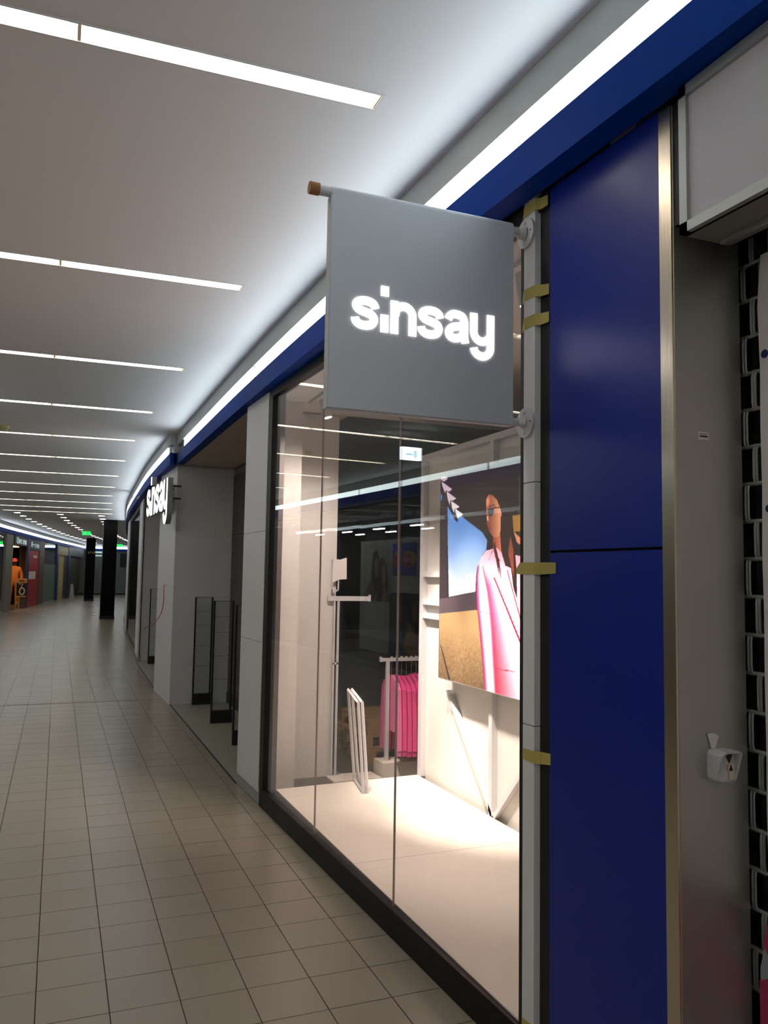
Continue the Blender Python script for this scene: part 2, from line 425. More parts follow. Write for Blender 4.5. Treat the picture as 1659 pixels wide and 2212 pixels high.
ORD = ['', 'first', 'second', 'third', 'fourth', 'fifth', 'sixth', 'seventh', 'eighth', 'ninth', 'tenth', 'eleventh', 'twelfth', 'thirteenth']
M_STRIPE = emis('strip_tube', (1.0, 0.955, 0.875), STRIP_E)
M_TROUGH = mat('strip_housing', S(236, 226, 206), 0.6)
M_FRAME = mat('strip_trim', S(225, 225, 225), 0.5)
for k, (xr, yr) in enumerate(strips):
    m = SM + (0.03 if k > 10 else 0.0)
    n = k - 6
    lab = ('recessed ceiling strip light behind the camera, %s row back' % ORD[7 - k]) if k < 7 else \
        ('recessed white ceiling strip light, %s row along the corridor from the nearest' % ORD[n])
    if k == 7: lab = 'largest recessed ceiling strip light, nearest row in the corridor'
    t = thing('strip_light', lab, 'ceiling light', (xr - SL / 2, sy(k, xr - SL / 2), ZC), 'recessed strip lights across the corridor')
    def q(u, v, z): return (xr - u, yr + u * m + v, z)     # u: metres leftwards
    tr = MB(); D = 0.045
    for i in range(3):
        u0, u1 = i * SL / 3, (i + 1) * SL / 3
        tb = MB()
        tb.quad(q(u0, -SW, ZC), q(u1, -SW, ZC), q(u1, -SW, ZC + D), q(u0, -SW, ZC + D))
        tb.quad(q(u0, SW, ZC), q(u0, SW, ZC + D), q(u1, SW, ZC + D), q(u1, SW, ZC))
        tb.quad(q(u0, -SW, ZC + D), q(u1, -SW, ZC + D), q(u1, SW, ZC + D), q(u0, SW, ZC + D))
        tb.hexa([q(u0, -SW, ZC), q(u0 + 0.006, -SW, ZC), q(u0 + 0.006, SW, ZC), q(u0, SW, ZC), q(u0, -SW, ZC + D), q(u0 + 0.006, -SW, ZC + D), q(u0 + 0.006, SW, ZC + D), q(u0, SW, ZC + D)])
        tb.hexa([q(u1 - 0.006, -SW, ZC), q(u1, -SW, ZC), q(u1, SW, ZC), q(u1 - 0.006, SW, ZC), q(u1 - 0.006, -SW, ZC + D), q(u1, -SW, ZC + D), q(u1, SW, ZC + D), q(u1 - 0.006, SW, ZC + D)])
        h = tb.build('housing', M_TROUGH, t)
        e = 0.035
        zt = ZC + 0.012
        MB().quad(q(u0 + e, -SW * 0.93, zt), q(u0 + e, SW * 0.93, zt), q(u1 - e, SW * 0.93, zt), q(u1 - e, -SW * 0.93, zt)).build('diffuser', M_STRIPE, h)
    fr = MB(); w = 0.008
    for v0, v1 in ((-SW - w, -SW), (SW, SW + w)):
        fr.hexa([q(SL + w, v0, ZC - 0.004), q(-w, v0, ZC - 0.004), q(-w, v1, ZC - 0.004), q(SL + w, v1, ZC - 0.004), q(SL + w, v0, ZC), q(-w, v0, ZC), q(-w, v1, ZC), q(SL + w, v1, ZC)])
    for u0, u1 in ((-w, 0), (SL, SL + w)):
        fr.hexa([q(u1, -SW, ZC - 0.004), q(u0, -SW, ZC - 0.004), q(u0, SW, ZC - 0.004), q(u1, SW, ZC - 0.004), q(u1, -SW, ZC), q(u0, -SW, ZC), q(u0, SW, ZC), q(u1, SW, ZC)])
    fr.build('trim_frame', M_FRAME, t)

# ---- fascias (blue), upstands and cove lamps, both sides
def fascia(fn, y0, y1, sgn, label, num, back):
    p = path(fn, y0, y1)
    o = MB().sweep(p, [(0, ZS), (0, ZB), (sgn * 0.05, ZB), (sgn * 0.05, ZS + 0.02), (sgn * back, ZS + 0.02), (sgn * back, ZS)][::sgn]).build('trim_%d' % num, M_BLUE)
    struct(o, label)
    u = MB().sweep(p, [(0, ZL), (0, ZC - 0.001), (sgn * 0.3, ZC - 0.001), (sgn * 0.3, ZB), (sgn * 0.06, ZB), (sgn * 0.06, ZL)][::sgn]).build('upstand', M_UPSTAND, o)
    return o
fascia(RFA, -16, 11.93, 1, 'blue fascia band over the near shopfronts', 1, 0.105)
fascia(RFB, 11.95, YEND, 1, 'blue fascia band curving away over the second entrance', 2, 0.105)
fascia(LF, -16, YEND + 0.6, -1, 'blue fascia band over the shops across the corridor', 3, 0.3)
M_COVE = emis('cove_lamp', (0.80, 0.93, 1.0), COVE_E)
M_COVEL = emis('cove_lamp_dim', (0.82, 0.96, 0.97), COVE_E * 0.36)
def cove(fn, y0, y1, sgn, label):
    p = path(fn, y0, y1)
    t = thing('cove_light', label, 'cove light', (fn((y0 + y1) / 2), (y0 + y1) / 2, ZB), 'bright cove lamps above the blue fascias')
    dm = MB(); pd_ = p[::3] + ([p[-1]] if (len(p) - 1) % 3 else [])
    for (xa, ya), (xb, yb) in zip(pd_[:-1], pd_[1:]):
        qd = [(xa + sgn * 0.018, ya, ZB + 0.001), (xa + sgn * 0.018, ya, ZL - 0.001), (xb + sgn * 0.018, yb, ZL - 0.001), (xb + sgn * 0.018, yb, ZB + 0.001)]
        dm.quad(*(qd[::-1] if sgn > 0 else qd))
    dm.build('diffuser', M_COVE if sgn > 0 or y0 > 36 else M_COVEL, t)
    b = MB().sweep(p, [(sgn * 0.026, ZB + 0.001), (sgn * 0.026, ZL - 0.001), (sgn * 0.055, ZL - 0.001), (sgn * 0.055, ZB + 0.001)][::sgn]).build('housing', M_FRAME, t)
cove(RFA, -16, -4.03, 1, 'cove light on the corridor side behind the camera')
cove(LF, -16, -4.03, -1, 'cove light on the far corridor side behind the camera')
cove(RFA, -4, 7.0, 1, 'bright white cove light above the grey hanging sign and blue fascia')
cove(RFA, 7.06, 11.35, 1, 'bright white cove light above the first shop entrance')
cove(RFB, 12.3, 20.9, 1, 'curving cove light above the second entrance and lit letters')
cove(RFB, 21.3, 33.5, 1, 'cove light turning out of sight round the bend past the lit letters')
for i in range(8):
    y0 = -4 + i * 5.0
    cove(LF, y0 + 0.03, y0 + 4.97, -1, 'cove light across the corridor, seen only in the glass, section %s' % ['one', 'two', 'three', 'four', 'five', 'six', 'seven', 'eight'][i] if i < 7 else 'cove light above the far glass shopfront on the left')
cove(LF, 36.03, 68.5, -1, 'long curved cove light over the far row of dark shops')

# ---- right side: sinsay window (window_1)
w1 = thing('window_1', 'tall frameless shop window with black plinth and lit display', None, tuple(A0), kind='structure')
fbox(MB(), 0.0, 4.02, 0.0, 0.09, 0, 0.144).build('plinth', M_BLACKG, w1)
fbox(MB(), 0.0, 4.02, 0.0, 0.075, 3.405, 3.47).build('head_rail', M_BLACK, w1)
p_ = MB(); fbox(p_, -0.015, 0.09, 0.0, 0.09, 0.144, 3.405); p_.build('frame_post', M_BLACK, w1)
p_ = MB(); fbox(p_, 0.09, 0.19, 0.045, 0.085, 0.144, 3.405); p_.build('inner_post', mat('grey_inner_post', S(96, 90, 86), 0.5), w1)
p_ = MB(); fbox(p_, 3.825, 3.88, 0.0, 0.09, 0.144, 3.405); p_.build('frame_post', M_BLACK, w1)
p_ = MB(); fbox(p_, 3.94, 4.018, 0.012, 0.09, 0.0, 3.47); p_.build('frame_post', M_BLACK, w1)
for s0, s1 in ((0.085, 1.298), (1.303, 2.583), (2.588, 3.83)):
    pn = MB(); fbox(pn, s0, s1, 0.024, 0.034, 0.14, 3.41); pn.build('window_pane', M_GLASS, w1)
for s0 in (1.298, 2.583):
    jn = MB(); fbox(jn, s0 + 0.001, s0 + 0.004, 0.023, 0.035, 0.144, 3.405); jn.build('joint_seal', M_SEAL, w1)
# white pilaster strip between the black posts
wp = thing('wall_pilaster', 'narrow white cladding strip beside the shop window', None, FP(3.91, 0, 0), kind='structure')
for z0, z1 in ((0.0, 1.328), (1.332, 2.29), (2.294, 3.50)):
    pm = MB(); fbox(pm, 3.872, 3.95, -0.016, 0.03, z0, min(z1, 3.49)); pm.build('cladding_panel', M_WHITE, wp)
# blue panels
wb = thing('wall_right', 'dark blue satin wall panels beside the shop window', None, FP(4.3, 0, 0), kind='structure')
for z0, z1 in ((0.0, 2.006), (2.016, 3.47)):
    pm = MB(); fbox(pm, 4.03, 4.637, 0.0, 0.03, z0, z1); pm.build('wall_panel', M_BLUEP, wb)
pm = MB(); fbox(pm, 4.02, 4.64, 0.03, 0.06, 0, 3.47); pm.build('backing', M_BLACK, wb)
# stainless jamb of the next shop
tj = thing('trim_4', 'brushed stainless steel frame of the neighbouring shop entrance', None, (1.8, 2.02, 0), kind='structure')
fr = MB(); fbox(fr, 4.64, 4.693, -0.004, 0.06, 0, 3.46); fr.build('front_face', M_STEEL, tj)
MB().box(1.797, 1.998, 0, 2.07, 2.03, 3.46).build('side_face', M_JAMB, tj)
MB().box(2.07, 2.03, 0, 2.16, 2.06, 3.46).build('guide_channel', M_BLACK, tj)
MB().box(1.80, -0.4, 3.05, 2.25, 1.998, 3.46).build('header_box', M_BLACK, tj)

# ---- entrance 1
LP = thing('pillar', 'white panelled pillar between the shop window and the first entrance', None, (1.6, 7.07, 0), kind='structure')
for z0, z1 in ((0.10, 1.323), (1.327, 2.268), (2.272, 3.462)):
    pm = MB(); fbox(pm, -0.745, -0.02, -0.004, 0.02, z0, z1); pm.build('cladding_panel', M_WHITE, LP)
pm = MB(); fbox(pm, -0.745, -0.02, 0.004, 0.02, 0, 0.10); pm.build('skirting', mat('grey_skirting', S(168, 168, 164), 0.6), LP)
MB().box(1.64, 6.98, 0, 2.0, 7.425, 3.46).build('core', M_WALLW, LP)
pm = MB(); fbox(pm, -0.30, -0.02, 0.02, 0.05, 0, 3.46); pm.build('return_panel', M_WALLW, LP)

PB = thing('pillar', 'broad white pillar carrying the lit letters between the two entrances', None, (1.6, 12.8, 0), kind='structure')
MB().prism([(1.576, 12.04, 0), (2.42, 12.04, 0), (2.42, 13.62, 0), (1.529, 13.62, 0)], (0, 0, 3.47)).build('core', mat('grey_white_cladding', S(214, 210, 210), 0.6, noise=(20, 0.015)), PB)
MB().prism([(1.566, 12.035, 0.0), (1.578, 12.035, 0.0), (1.531, 13.625, 0.0), (1.519, 13.625, 0.0)], (0, 0, 3.47)).build('front_panel', M_WHITE, PB)

ef = MB().box(1.59, 7.44, -0.03, 2.6, 12.04, 0.004).build('floor_entrance', M_STONEF); struct(ef, 'pale stone floor inside the first entrance recess')
ef = MB().prism([(1.549, 13.63, -0.03), (2.6, 13.63, -0.03), (2.6, 17.95, -0.03), (1.616, 17.95, -0.03)], (0, 0, 0.034)).build('floor_entrance', M_STONEF); struct(ef, 'pale stone floor inside the second entrance recess')
kb = MB().prism([(1.577, 7.44, -0.01), (1.593, 7.44, -0.01), (1.590, 12.03, -0.01), (1.574, 12.03, -0.01)], (0, 0, 0.016)).build('trim_5', M_BLACK); struct(kb, 'dark metal edge strip along the first entrance floor')
kb = MB().prism([(1.535, 13.63, -0.01), (1.551, 13.63, -0.01), (1.62, 17.95, -0.01), (1.604, 17.95, -0.01)], (0, 0, 0.016)).build('trim_6', M_BLACK); struct(kb, 'dark metal edge strip along the second entrance floor')
ec = MB().box(1.54, 7.44, 3.475, 2.6, 18.4, 3.51).build('ceiling_entrance', mat('taupe_soffit', S(206, 190, 180), 0.8)); struct(ec, 'taupe soffit over the entrance recesses')

def shutter(name, label, X, y0, y1, z0, z1, pitch, m, m2):
    t = thing(name, label, 'shutter', (X, (y0 + y1) / 2, 0))
    n = int((z1 - z0) / pitch); me = None
    for i in range(n):
        za = z0 + i * pitch
        if me is None:
            o = MB().prism([(X, y0, za), (X - 0.006, y0, za + 0.012), (X - 0.006, y0, za + pitch - 0.014), (X, y0, za + pitch - 0.004), (X + 0.012, y0, za + pitch - 0.004), (X + 0.012, y0, za)], (0, y1 - y0, 0)).build('slat', m, t); me = o.data; base = za
        else:
            o = bpy.data.objects.new('slat', me); COL.objects.link(o); o.parent = t; o.location = (0, 0, za - base)
    MB().box(X + 0.004, y0, z0, X + 0.01, y1, z1).build('backing', m2, t)
    return t
st = shutter('roller_shutter', 'dark brown slatted roller shutter closing the first entrance', 2.40, 7.57, 12.03, 0.16, 3.46, 0.1, M_SHUT, M_SHUTL)
MB().box(2.385, 7.57, 0.06, 2.415, 12.03, 0.16).build('bottom_bar', M_BLACK, st)
MB().box(2.385, 7.57, 0.004, 2.415, 12.03, 0.06).build('rubber_sill', M_BLACK, st)
MB().obox((2.382, 9.55, 1.30), (0, 0.16, 0.012), (0.012, 0, 0), (0, 0, 0.05)).build('latch', M_PLASTIC, st)
st2 = shutter('roller_shutter', 'dark roller shutter inside the second entrance, behind the lit pillar', 2.40, 13.63, 18.0, 0.06, 3.46, 0.1, M_SHUT, M_SHUTL)
# wall at far side of entrance 2 and second window
ew = thing('wall_entrance', 'grey side wall and white end panels of the second entrance', None, (1.8, 18.2, 0), kind='structure')
MB().box(1.69, 17.95, 0.0, 2.42, 18.1, 3.47).build('core', mat('grey_white_cladding', S(214, 210, 210), 0.6), ew)
def w2p(y, off, z): return (float(np.interp(y, [17.9, 18.3, 25.3, 27.2], [1.634, 1.653, 1.965, 2.055])) + off, y, z)
def w2box(mb, y0, y1, o0, o1, z0, z1):
    return mb.hexa([w2p(y0, o0, z0), w2p(y0, o1, z0), w2p(y1, o1, z0), w2p(y1, o0, z0), w2p(y0, o0, z1), w2p(y0, o1, z1), w2p(y1, o1, z1), w2p(y1, o0, z1)])
for y0, y1 in ((17.9, 19.25),):
    for z0, z1 in ((0.09, 1.33), (1.335, 2.28), (2.285, 3.47)):
        w2box(MB(), y0, y1, 0.0, 0.03, z0, z1).build('cladding_panel', M_WHITE, ew)
w2box(MB(), 17.9, 27.2, 0.01, 0.05, 0.0, 0.09).build('skirting', mat('grey_skirting', S(168, 168, 164), 0.6), ew)
w2 = thing('window_2', 'second shop window seen edge-on beyond the lit pillar', None, (1.8, 22, 0), kind='structure')
w2box(MB(), 19.25, 25.4, 0.0, 0.07, 0.09, 0.2).build('plinth', M_BLACKG, w2)
w2box(MB(), 19.25, 25.4, 0.0, 0.07, 3.36, 3.47).build('head_rail', M_BLACK, w2)
w2box(MB(), 19.25, 19.36, 0.0, 0.07, 0.2, 3.36).build('frame_post', M_BLACK, w2)
w2box(MB(), 24.9, 25.4, 0.0, 0.07, 0.2, 3.36).build('frame_post', M_BLACK, w2)
for y0, y1 in ((19.36, 21.2), (21.205, 23.05), (23.055, 24.9)):
    w2box(MB(), y0, y1, 0.02, 0.03, 0.2, 3.36).build('window_pane', M_GLASS, w2)
struct(MB().prism([(2.3, 19.3, 0.0), (2.36, 19.3, 0.0), (2.62, 25.4, 0.0), (2.56, 25.4, 0.0)], (0, 0, 3.46)).build('wall_display', mat('olive_reflection_tone', S(150, 146, 128), 0.8)), 'added olive-grey wall imitating reflected shops in the second shop window')  # added wall, lightens the panes; its olive stands in for reflected shops
wq = thing('wall_pilaster', 'white end panels of the shopfront where the corridor bends away', None, (2.0, 26.3, 0), kind='structure')
for z0, z1 in ((0.09, 1.33), (1.335, 2.28), (2.285, 3.47)):
    w2box(MB(), 25.4, 27.2, -0.01, 0.03, z0, z1).build('cladding_panel', M_WHITE, wq)
wf = MB().sweep([(right_edge(y) + 0.05, y) for y in np.linspace(27.2, 68, 40)], [(0, 0), (0, 3.47), (0.1, 3.47), (0.1, 0)]).build('wall_far', M_DARKW); struct(wf, 'dark shopfronts round the bend on the right side')

# ---- store interior shell
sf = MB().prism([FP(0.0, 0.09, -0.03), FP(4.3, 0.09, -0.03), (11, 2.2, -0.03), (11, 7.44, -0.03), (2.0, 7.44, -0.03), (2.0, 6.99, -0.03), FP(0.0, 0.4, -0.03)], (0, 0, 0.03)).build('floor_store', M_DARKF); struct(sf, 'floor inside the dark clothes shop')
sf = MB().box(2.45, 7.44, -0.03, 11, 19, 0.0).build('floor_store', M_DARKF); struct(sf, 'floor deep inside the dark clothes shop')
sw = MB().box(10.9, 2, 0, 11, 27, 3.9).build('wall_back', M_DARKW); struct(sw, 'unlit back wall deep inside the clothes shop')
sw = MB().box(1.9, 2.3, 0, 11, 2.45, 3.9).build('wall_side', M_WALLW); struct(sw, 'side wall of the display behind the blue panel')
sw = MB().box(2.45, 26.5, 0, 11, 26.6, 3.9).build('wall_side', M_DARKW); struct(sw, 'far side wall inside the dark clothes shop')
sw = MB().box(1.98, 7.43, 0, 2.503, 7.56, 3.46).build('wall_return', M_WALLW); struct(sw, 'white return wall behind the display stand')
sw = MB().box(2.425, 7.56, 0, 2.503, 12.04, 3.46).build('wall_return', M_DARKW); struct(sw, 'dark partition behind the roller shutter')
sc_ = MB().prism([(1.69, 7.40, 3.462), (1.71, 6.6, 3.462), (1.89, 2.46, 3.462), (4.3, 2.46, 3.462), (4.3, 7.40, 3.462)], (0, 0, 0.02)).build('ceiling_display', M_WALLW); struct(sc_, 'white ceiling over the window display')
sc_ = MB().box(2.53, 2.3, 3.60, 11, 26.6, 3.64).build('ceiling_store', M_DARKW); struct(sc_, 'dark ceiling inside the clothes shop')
# display partition with battens
XD = 3.055
dp = thing('wall_display', 'white display partition with square battens inside the shop window', None, (XD, 4.7, 0), kind='structure')
MB().box(XD + 0.03, 2.45, 0.0, XD + 0.09, 6.60, 3.0).build('back_panel', M_WALLW, dp)
bt = 0.045
def batten(y0, y1, z0, z1, x0=XD - 0.02): MB().box(x0, y0, z0, XD + 0.03, y1, z1).build('batten', M_POLE, dp)
batten(6.585, 6.65, 0.15, 3.0); batten(2.5, 6.585, 2.95, 3.0)
for zz in (2.40, 1.90, 1.655, 1.535): batten(5.38, 6.585, zz, zz + bt)
batten(5.33, 5.38, 0.15, 2.95); batten(3.9, 3.95, 0.15, 2.95); batten(2.6, 2.65, 0.15, 2.95)
MB().obox((XD - 0.02, 6.12, 0.97), (0, -0.05, 0), (0.04, 0, 0), (0, -0.77, -0.82)).build('brace', M_POLE, dp)
MB().obox((XD - 0.02, 5.33, 0.15), (0, -0.045, 0), (0.04, 0, 0), (0, -0.75, 0.80)).build('brace', M_POLE, dp)

# ---- left side, corridor opposite (reflected in the glass)
def lw_(name, label, y0, y1, off, m, z0=0.0, z1=3.47, th=0.08):
    o = MB().sweep([(LF(y) - off, y) for y in np.linspace(y0, y1, max(2, int((y1 - y0) / 0.8) + 1))], [(0, z0), (-th, z0), (-th, z1), (0, z1)]).build(name, m)
    return o
# end wall
ewl = thing('wall_end', 'dim grey wall closing the far end of the corridor', None, (4.0, YEND + 0.2, 0), kind='structure')
MB().box(0.5, YEND + 0.05, 0, 9, YEND + 0.3, 3.9).build('core', mat('grey_end_wall', S(128, 132, 128), 0.7), ewl)
MB().box(0.5, YEND - 0.1, ZS, 9, YEND + 0.05, ZB).build('fascia', M_BLUE, ewl)
MB().box(0.5, YEND + 0.0, 0.0, 9, YEND + 0.05, 0.1).build('skirting', M_BLACK, ewl)
MB().box(4.6, YEND - 0.02, 2.2, 6.0, YEND + 0.05, 3.3).build('dark_panel', M_SIGNDK, ewl)
cl = thing('cove_light', 'bright lamp band on the end wall behind the two black columns', 'cove light', (4, YEND, ZB), 'bright cove lamps above the blue fascias')
MB().box(2.0, YEND - 0.03, ZB, 8, YEND - 0.01, ZL + 0.03).build('diffuser', M_COVE, cl)
sg = thing('end_wall_sign', 'small pale lit sign on the end wall between the columns', 'sign', (2.9, YEND - 0.05, 3.1))
MB().box(2.35, YEND - 0.1, 3.02, 3.3, YEND + 0.05, 3.4).build('face', mat('pale_lit_sign', S(190, 214, 214), 0.5, emit=(S(200, 225, 228), 0.5)), sg)
MB().box(2.7, YEND - 0.11, 3.12, 3.2, YEND - 0.1, 3.28).build('lettering', mat('sign_grey', S(120, 140, 140), 0.5), sg)

#PART2
# ================================================================== LETTERS
def arc(cx, cy, rx, ry, a0, a1, n=10):
    return [(cx + rx * math.cos(math.radians(a0 + (a1 - a0) * i / n)), cy + ry * math.sin(math.radians(a0 + (a1 - a0) * i / n))) for i in range(n + 1)]
SWD = 0.25
_s = [tuple(p)[:2] for p in catmull([(0.755, 0.665, 0), (0.70, 0.795, 0), (0.55, 0.862, 0), (0.36, 0.868, 0), (0.185, 0.80, 0), (0.155, 0.68, 0), (0.26, 0.58, 0), (0.46, 0.525, 0), (0.64, 0.46, 0), (0.715, 0.34, 0), (0.65, 0.19, 0), (0.47, 0.132, 0), (0.28, 0.145, 0), (0.15, 0.23, 0), (0.115, 0.34, 0)], 4)]
LOGO = {
    's': [_s],
    'i': [[(0.13, 0.0), (0.13, 0.53)], [(0.13, 1.10), (0.13, 1.40)]],
    'n': [[(0.128, 0), (0.128, 1.0)], [(0.16, 0.55)] + arc(0.435, 0.585, 0.285, 0.285, 165, 0, 12) + [(0.722, 0.0)]],
    'a': [[(0.13, 0.69)] + [tuple(p)[:2] for p in catmull([(0.165, 0.78, 0), (0.29, 0.868, 0), (0.46, 0.873, 0), (0.62, 0.82, 0), (0.685, 0.68, 0), (0.69, 0.5, 0)], 3)] + [(0.69, 0.2), (0.73, 0.0)],
          [tuple(p)[:2] for p in catmull([(0.68, 0.53, 0), (0.50, 0.51, 0), (0.27, 0.45, 0), (0.155, 0.31, 0), (0.195, 0.175, 0), (0.34, 0.12, 0), (0.52, 0.155, 0), (0.65, 0.28, 0)], 4)]],
    'y': [[(0.128, 1.0)] + [(0.128, 0.5)] + arc(0.42, 0.42, 0.292, 0.292, 180, 330, 12), [(0.722, 1.0), (0.722, -0.05)] + arc(0.425, -0.055, 0.297, 0.287, 0, -172, 14)],
}
ADV = {'s': 0.0, 'i': 0.92, 'n': 1.24, 's2': 2.13, 'a': 3.03, 'y': 3.92}
def logo(parent, mapf, depth, mface, mside=None, side_depth=None, mat_side=None):
    for key, off in (('s', 0.0), ('i', 0.92), ('n', 1.24), ('s', 2.13), ('a', 3.03), ('y', 3.92)):
        mb = MB()
        for st_ in LOGO[key]:
            mb.ribbon([(p[0] + off, p[1]) for p in st_], SWD, mapf, depth)
        o = mb.build('letter', mface, parent)
        if side_depth is not None:
            ms = MB(); dv = Vector(depth)
            for st_ in LOGO[key]:
                ms.ribbon([(p[0] + off, p[1]) for p in st_], SWD, lambda u, v: tuple(Vector(mapf(u, v)) + dv), side_depth)
            ms.build('letter_return', mat_side, o)
GLY = {'P': [[(0.1, 0), (0.1, 1)], [(0.1, 0.92), (0.45, 0.92)] + arc(0.45, 0.7, 0.22, 0.22, 80, -80, 6) + [(0.1, 0.48)]],
       'E': [[(0.1, 0), (0.1, 1)], [(0.1, 0.92), (0.6, 0.92)], [(0.1, 0.5), (0.55, 0.5)], [(0.1, 0.08), (0.6, 0.08)]],
       'C': [arc(0.42, 0.5, 0.34, 0.42, 50, 310, 14)], 'O': [arc(0.42, 0.5, 0.34, 0.42, 0, 360, 18)],
       'G': [arc(0.42, 0.5, 0.34, 0.42, 50, 340, 14) + [(0.74, 0.48), (0.45, 0.48)]],
       'X': [[(0.05, 0), (0.65, 1)], [(0.65, 0), (0.05, 1)]], 'H': [[(0.1, 0), (0.1, 1)], [(0.6, 0), (0.6, 1)], [(0.1, 0.5), (0.6, 0.5)]],
       'W': [[(0, 1), (0.2, 0), (0.42, 0.8), (0.64, 0), (0.84, 1)]], 'U': [[(0.1, 1), (0.1, 0.35)] + arc(0.38, 0.36, 0.28, 0.3, 180, 360, 8) + [(0.66, 1)]],
       '7': [[(0.05, 0.92), (0.65, 0.92), (0.3, 0)]], '0': [arc(0.4, 0.5, 0.32, 0.44, 0, 360, 18)], '-': [[(0.1, 0.5), (0.5, 0.5)]],
       'e': [[(0.12, 0.4), (0.6, 0.4)] + arc(0.38, 0.38, 0.24, 0.3, 5, 320, 12)], 'o': [arc(0.36, 0.36, 0.24, 0.3, 0, 360, 14)], 'c': [arc(0.36, 0.36, 0.24, 0.3, 45, 315, 12)], 'm': [[(0.1, 0), (0.1, 0.7)], [(0.1, 0.6), (0.35, 0.66), (0.35, 0)], [(0.35, 0.6), (0.6, 0.66), (0.6, 0)]]}
def stroke_text(txt, mapf, depth, w=0.17, sp=0.85):
    mb = MB(); x = 0
    for ch in txt:
        if ch != ' ':
            for st_ in GLY[ch]: mb.ribbon([(p[0] + x, p[1]) for p in st_], w, mapf, depth)
        x += sp
    return mb

# ================================================================== BLADE SIGN
bs = thing('blade_sign', 'square grey hanging sign with lit white sinsay lettering on a wall pole', 'shop sign', (1.285, 2.81, 2.52))
pts = [(0.893, 2.789, 2.524), (0.893, 2.789, 3.345)] + [(0.893, 2.81 - 0.021 * math.cos(a), 3.350 + 0.021 * math.sin(a)) for a in np.linspace(0.0, math.pi, 9)] + [(0.893, 2.831, 3.345), (0.893, 2.831, 2.524), (0.893, 2.826, 2.519), (0.893, 2.794, 2.519)]
sp_ = MB().prism(pts, (0.784, 0, 0)).build('panel', M_GREY, bs)
MB().box(0.888, 2.7885, 2.522, 0.8935, 2.8315, 3.33).build('edge_trim', mat('pale_edge_trim', S(190, 192, 196), 0.5), sp_)
MB().tube([(0.845, 2.81, 3.349), (1.76, 2.81, 3.338)], 0.0195, 16).build('pole', M_POLE, bs, smooth=False)
MB().tube([(0.808, 2.81, 3.3505), (0.8455, 2.81, 3.350)], 0.0235, 16).build('end_cap', M_CORK, bs)
MB().tube([(1.60, 2.81, 2.542), (1.76, 2.81, 2.538)], 0.0165, 14).build('lower_pole', M_POLE, bs)
for zz, rr in ((3.334, 0.0225), (2.538, 0.0165)):
    fl = MB(); x1 = FP(3.905, -0.016, 0)[0]
    fl.tube([(x1 - 0.012, 2.797, zz), (x1, 2.797, zz)], 0.062, 28)
    fl.tube([(x1 - 0.035, 2.807, zz), (x1 - 0.011, 2.80, zz)], [rr * 1.02, rr * 1.25], 16)
    fo = fl.build('flange', M_POLE, bs)
    for dy, dz in ((0, 0.042), (0, -0.042)):
        MB().tube([(x1 - 0.018, 2.797 + dy, zz + dz), (x1 - 0.011, 2.797 + dy, zz + dz)], [0.005, 0.009], 10).build('bolt', M_POLE, fo)
    for dy, dz in ((0.042, 0.0), (-0.042, 0.0)):
        MB().tube([(x1 - 0.0135, 2.797 + dy, zz + dz), (x1 - 0.0115, 2.797 + dy, zz + dz)], 0.0035, 8).build('bolt_hole', M_BLACK, fo)
logo(bs, lambda u, v: (0.976 + 0.128 * u, 2.784, 2.83 + 0.128 * v), (0, 0.006, 0), M_LETTER)

# lit letters over the pillar
ls = thing('letter_sign', 'lit white three-dimensional sinsay letters mounted on the pillar', 'shop sign', (1.37, 12.8, 2.5))
def pm_(u, v): return (1.325 + 0.0345 * 0.45 * u, 13.90 - 0.449 * u, 2.80 + 0.45 * v)
logo(ls, pm_, (0.002, 0, 0), emis('lit_sign_face', (1.0, 0.98, 0.99), 1.8), side_depth=(0.075, 0, 0), mat_side=M_LETSIDE)
for u in (0.5, 1.6, 2.6, 3.5, 4.6):
    for v in (0.35, 0.75):
        p = pm_(u, v)
        MB().box(p[0] + 0.07, p[1] - 0.015, p[2] - 0.012, 1.60, p[1] + 0.015, p[2] + 0.012).build('bracket', M_BLACK, ls)

# ================================================================== NEXT SHOP, RIGHT EDGE
sb = thing('sign_box', 'unlit white box sign with aluminium frame over the neighbouring shop', 'shop sign', (1.85, 1.2, 2.98))
X0 = 1.755; ye = 1.925
MB().box(X0 + 0.012, 0.2, 3.015, X0 + 0.02, ye - 0.03, 3.44).build('face', mat('unlit_opal_sheet', S(196, 192, 196), 0.5), sb)
MB().box(X0 + 0.02, 0.2, 2.985, 1.96, ye, 3.46).build('body', mat('sign_body_grey', S(134, 128, 120), 0.6), sb)
fm = MB().box(X0, 0.2, 2.985, X0 + 0.03, ye, 3.017)
fm.build('bottom_profile', M_ALU, sb)
MB().box(X0, ye - 0.032, 2.985, X0 + 0.03, ye, 3.46).build('side_profile', M_ALU, sb)
MB().box(X0, 0.2, 3.425, X0 + 0.03, ye, 3.46).build('top_profile', M_ALU, sb)
MB().box(1.90, 0.2, 2.972, 1.915, ye - 0.02, 2.986).build('drip_edge', M_ALU, sb)
struct(MB().sweep([(RFA(y) + 0.12, y) for y in np.linspace(-16, 0.15, 20)], [(0, 0), (0, 3.47), (0.1, 3.47), (0.1, 0)]).build('wall_right', M_WALLW), 'pale shopfront wall behind the camera')
struct(MB().box(-4.5, -16.2, 0, 4, -16, 3.91).build('wall_near', M_WALLW), 'pale wall closing the corridor behind the camera')
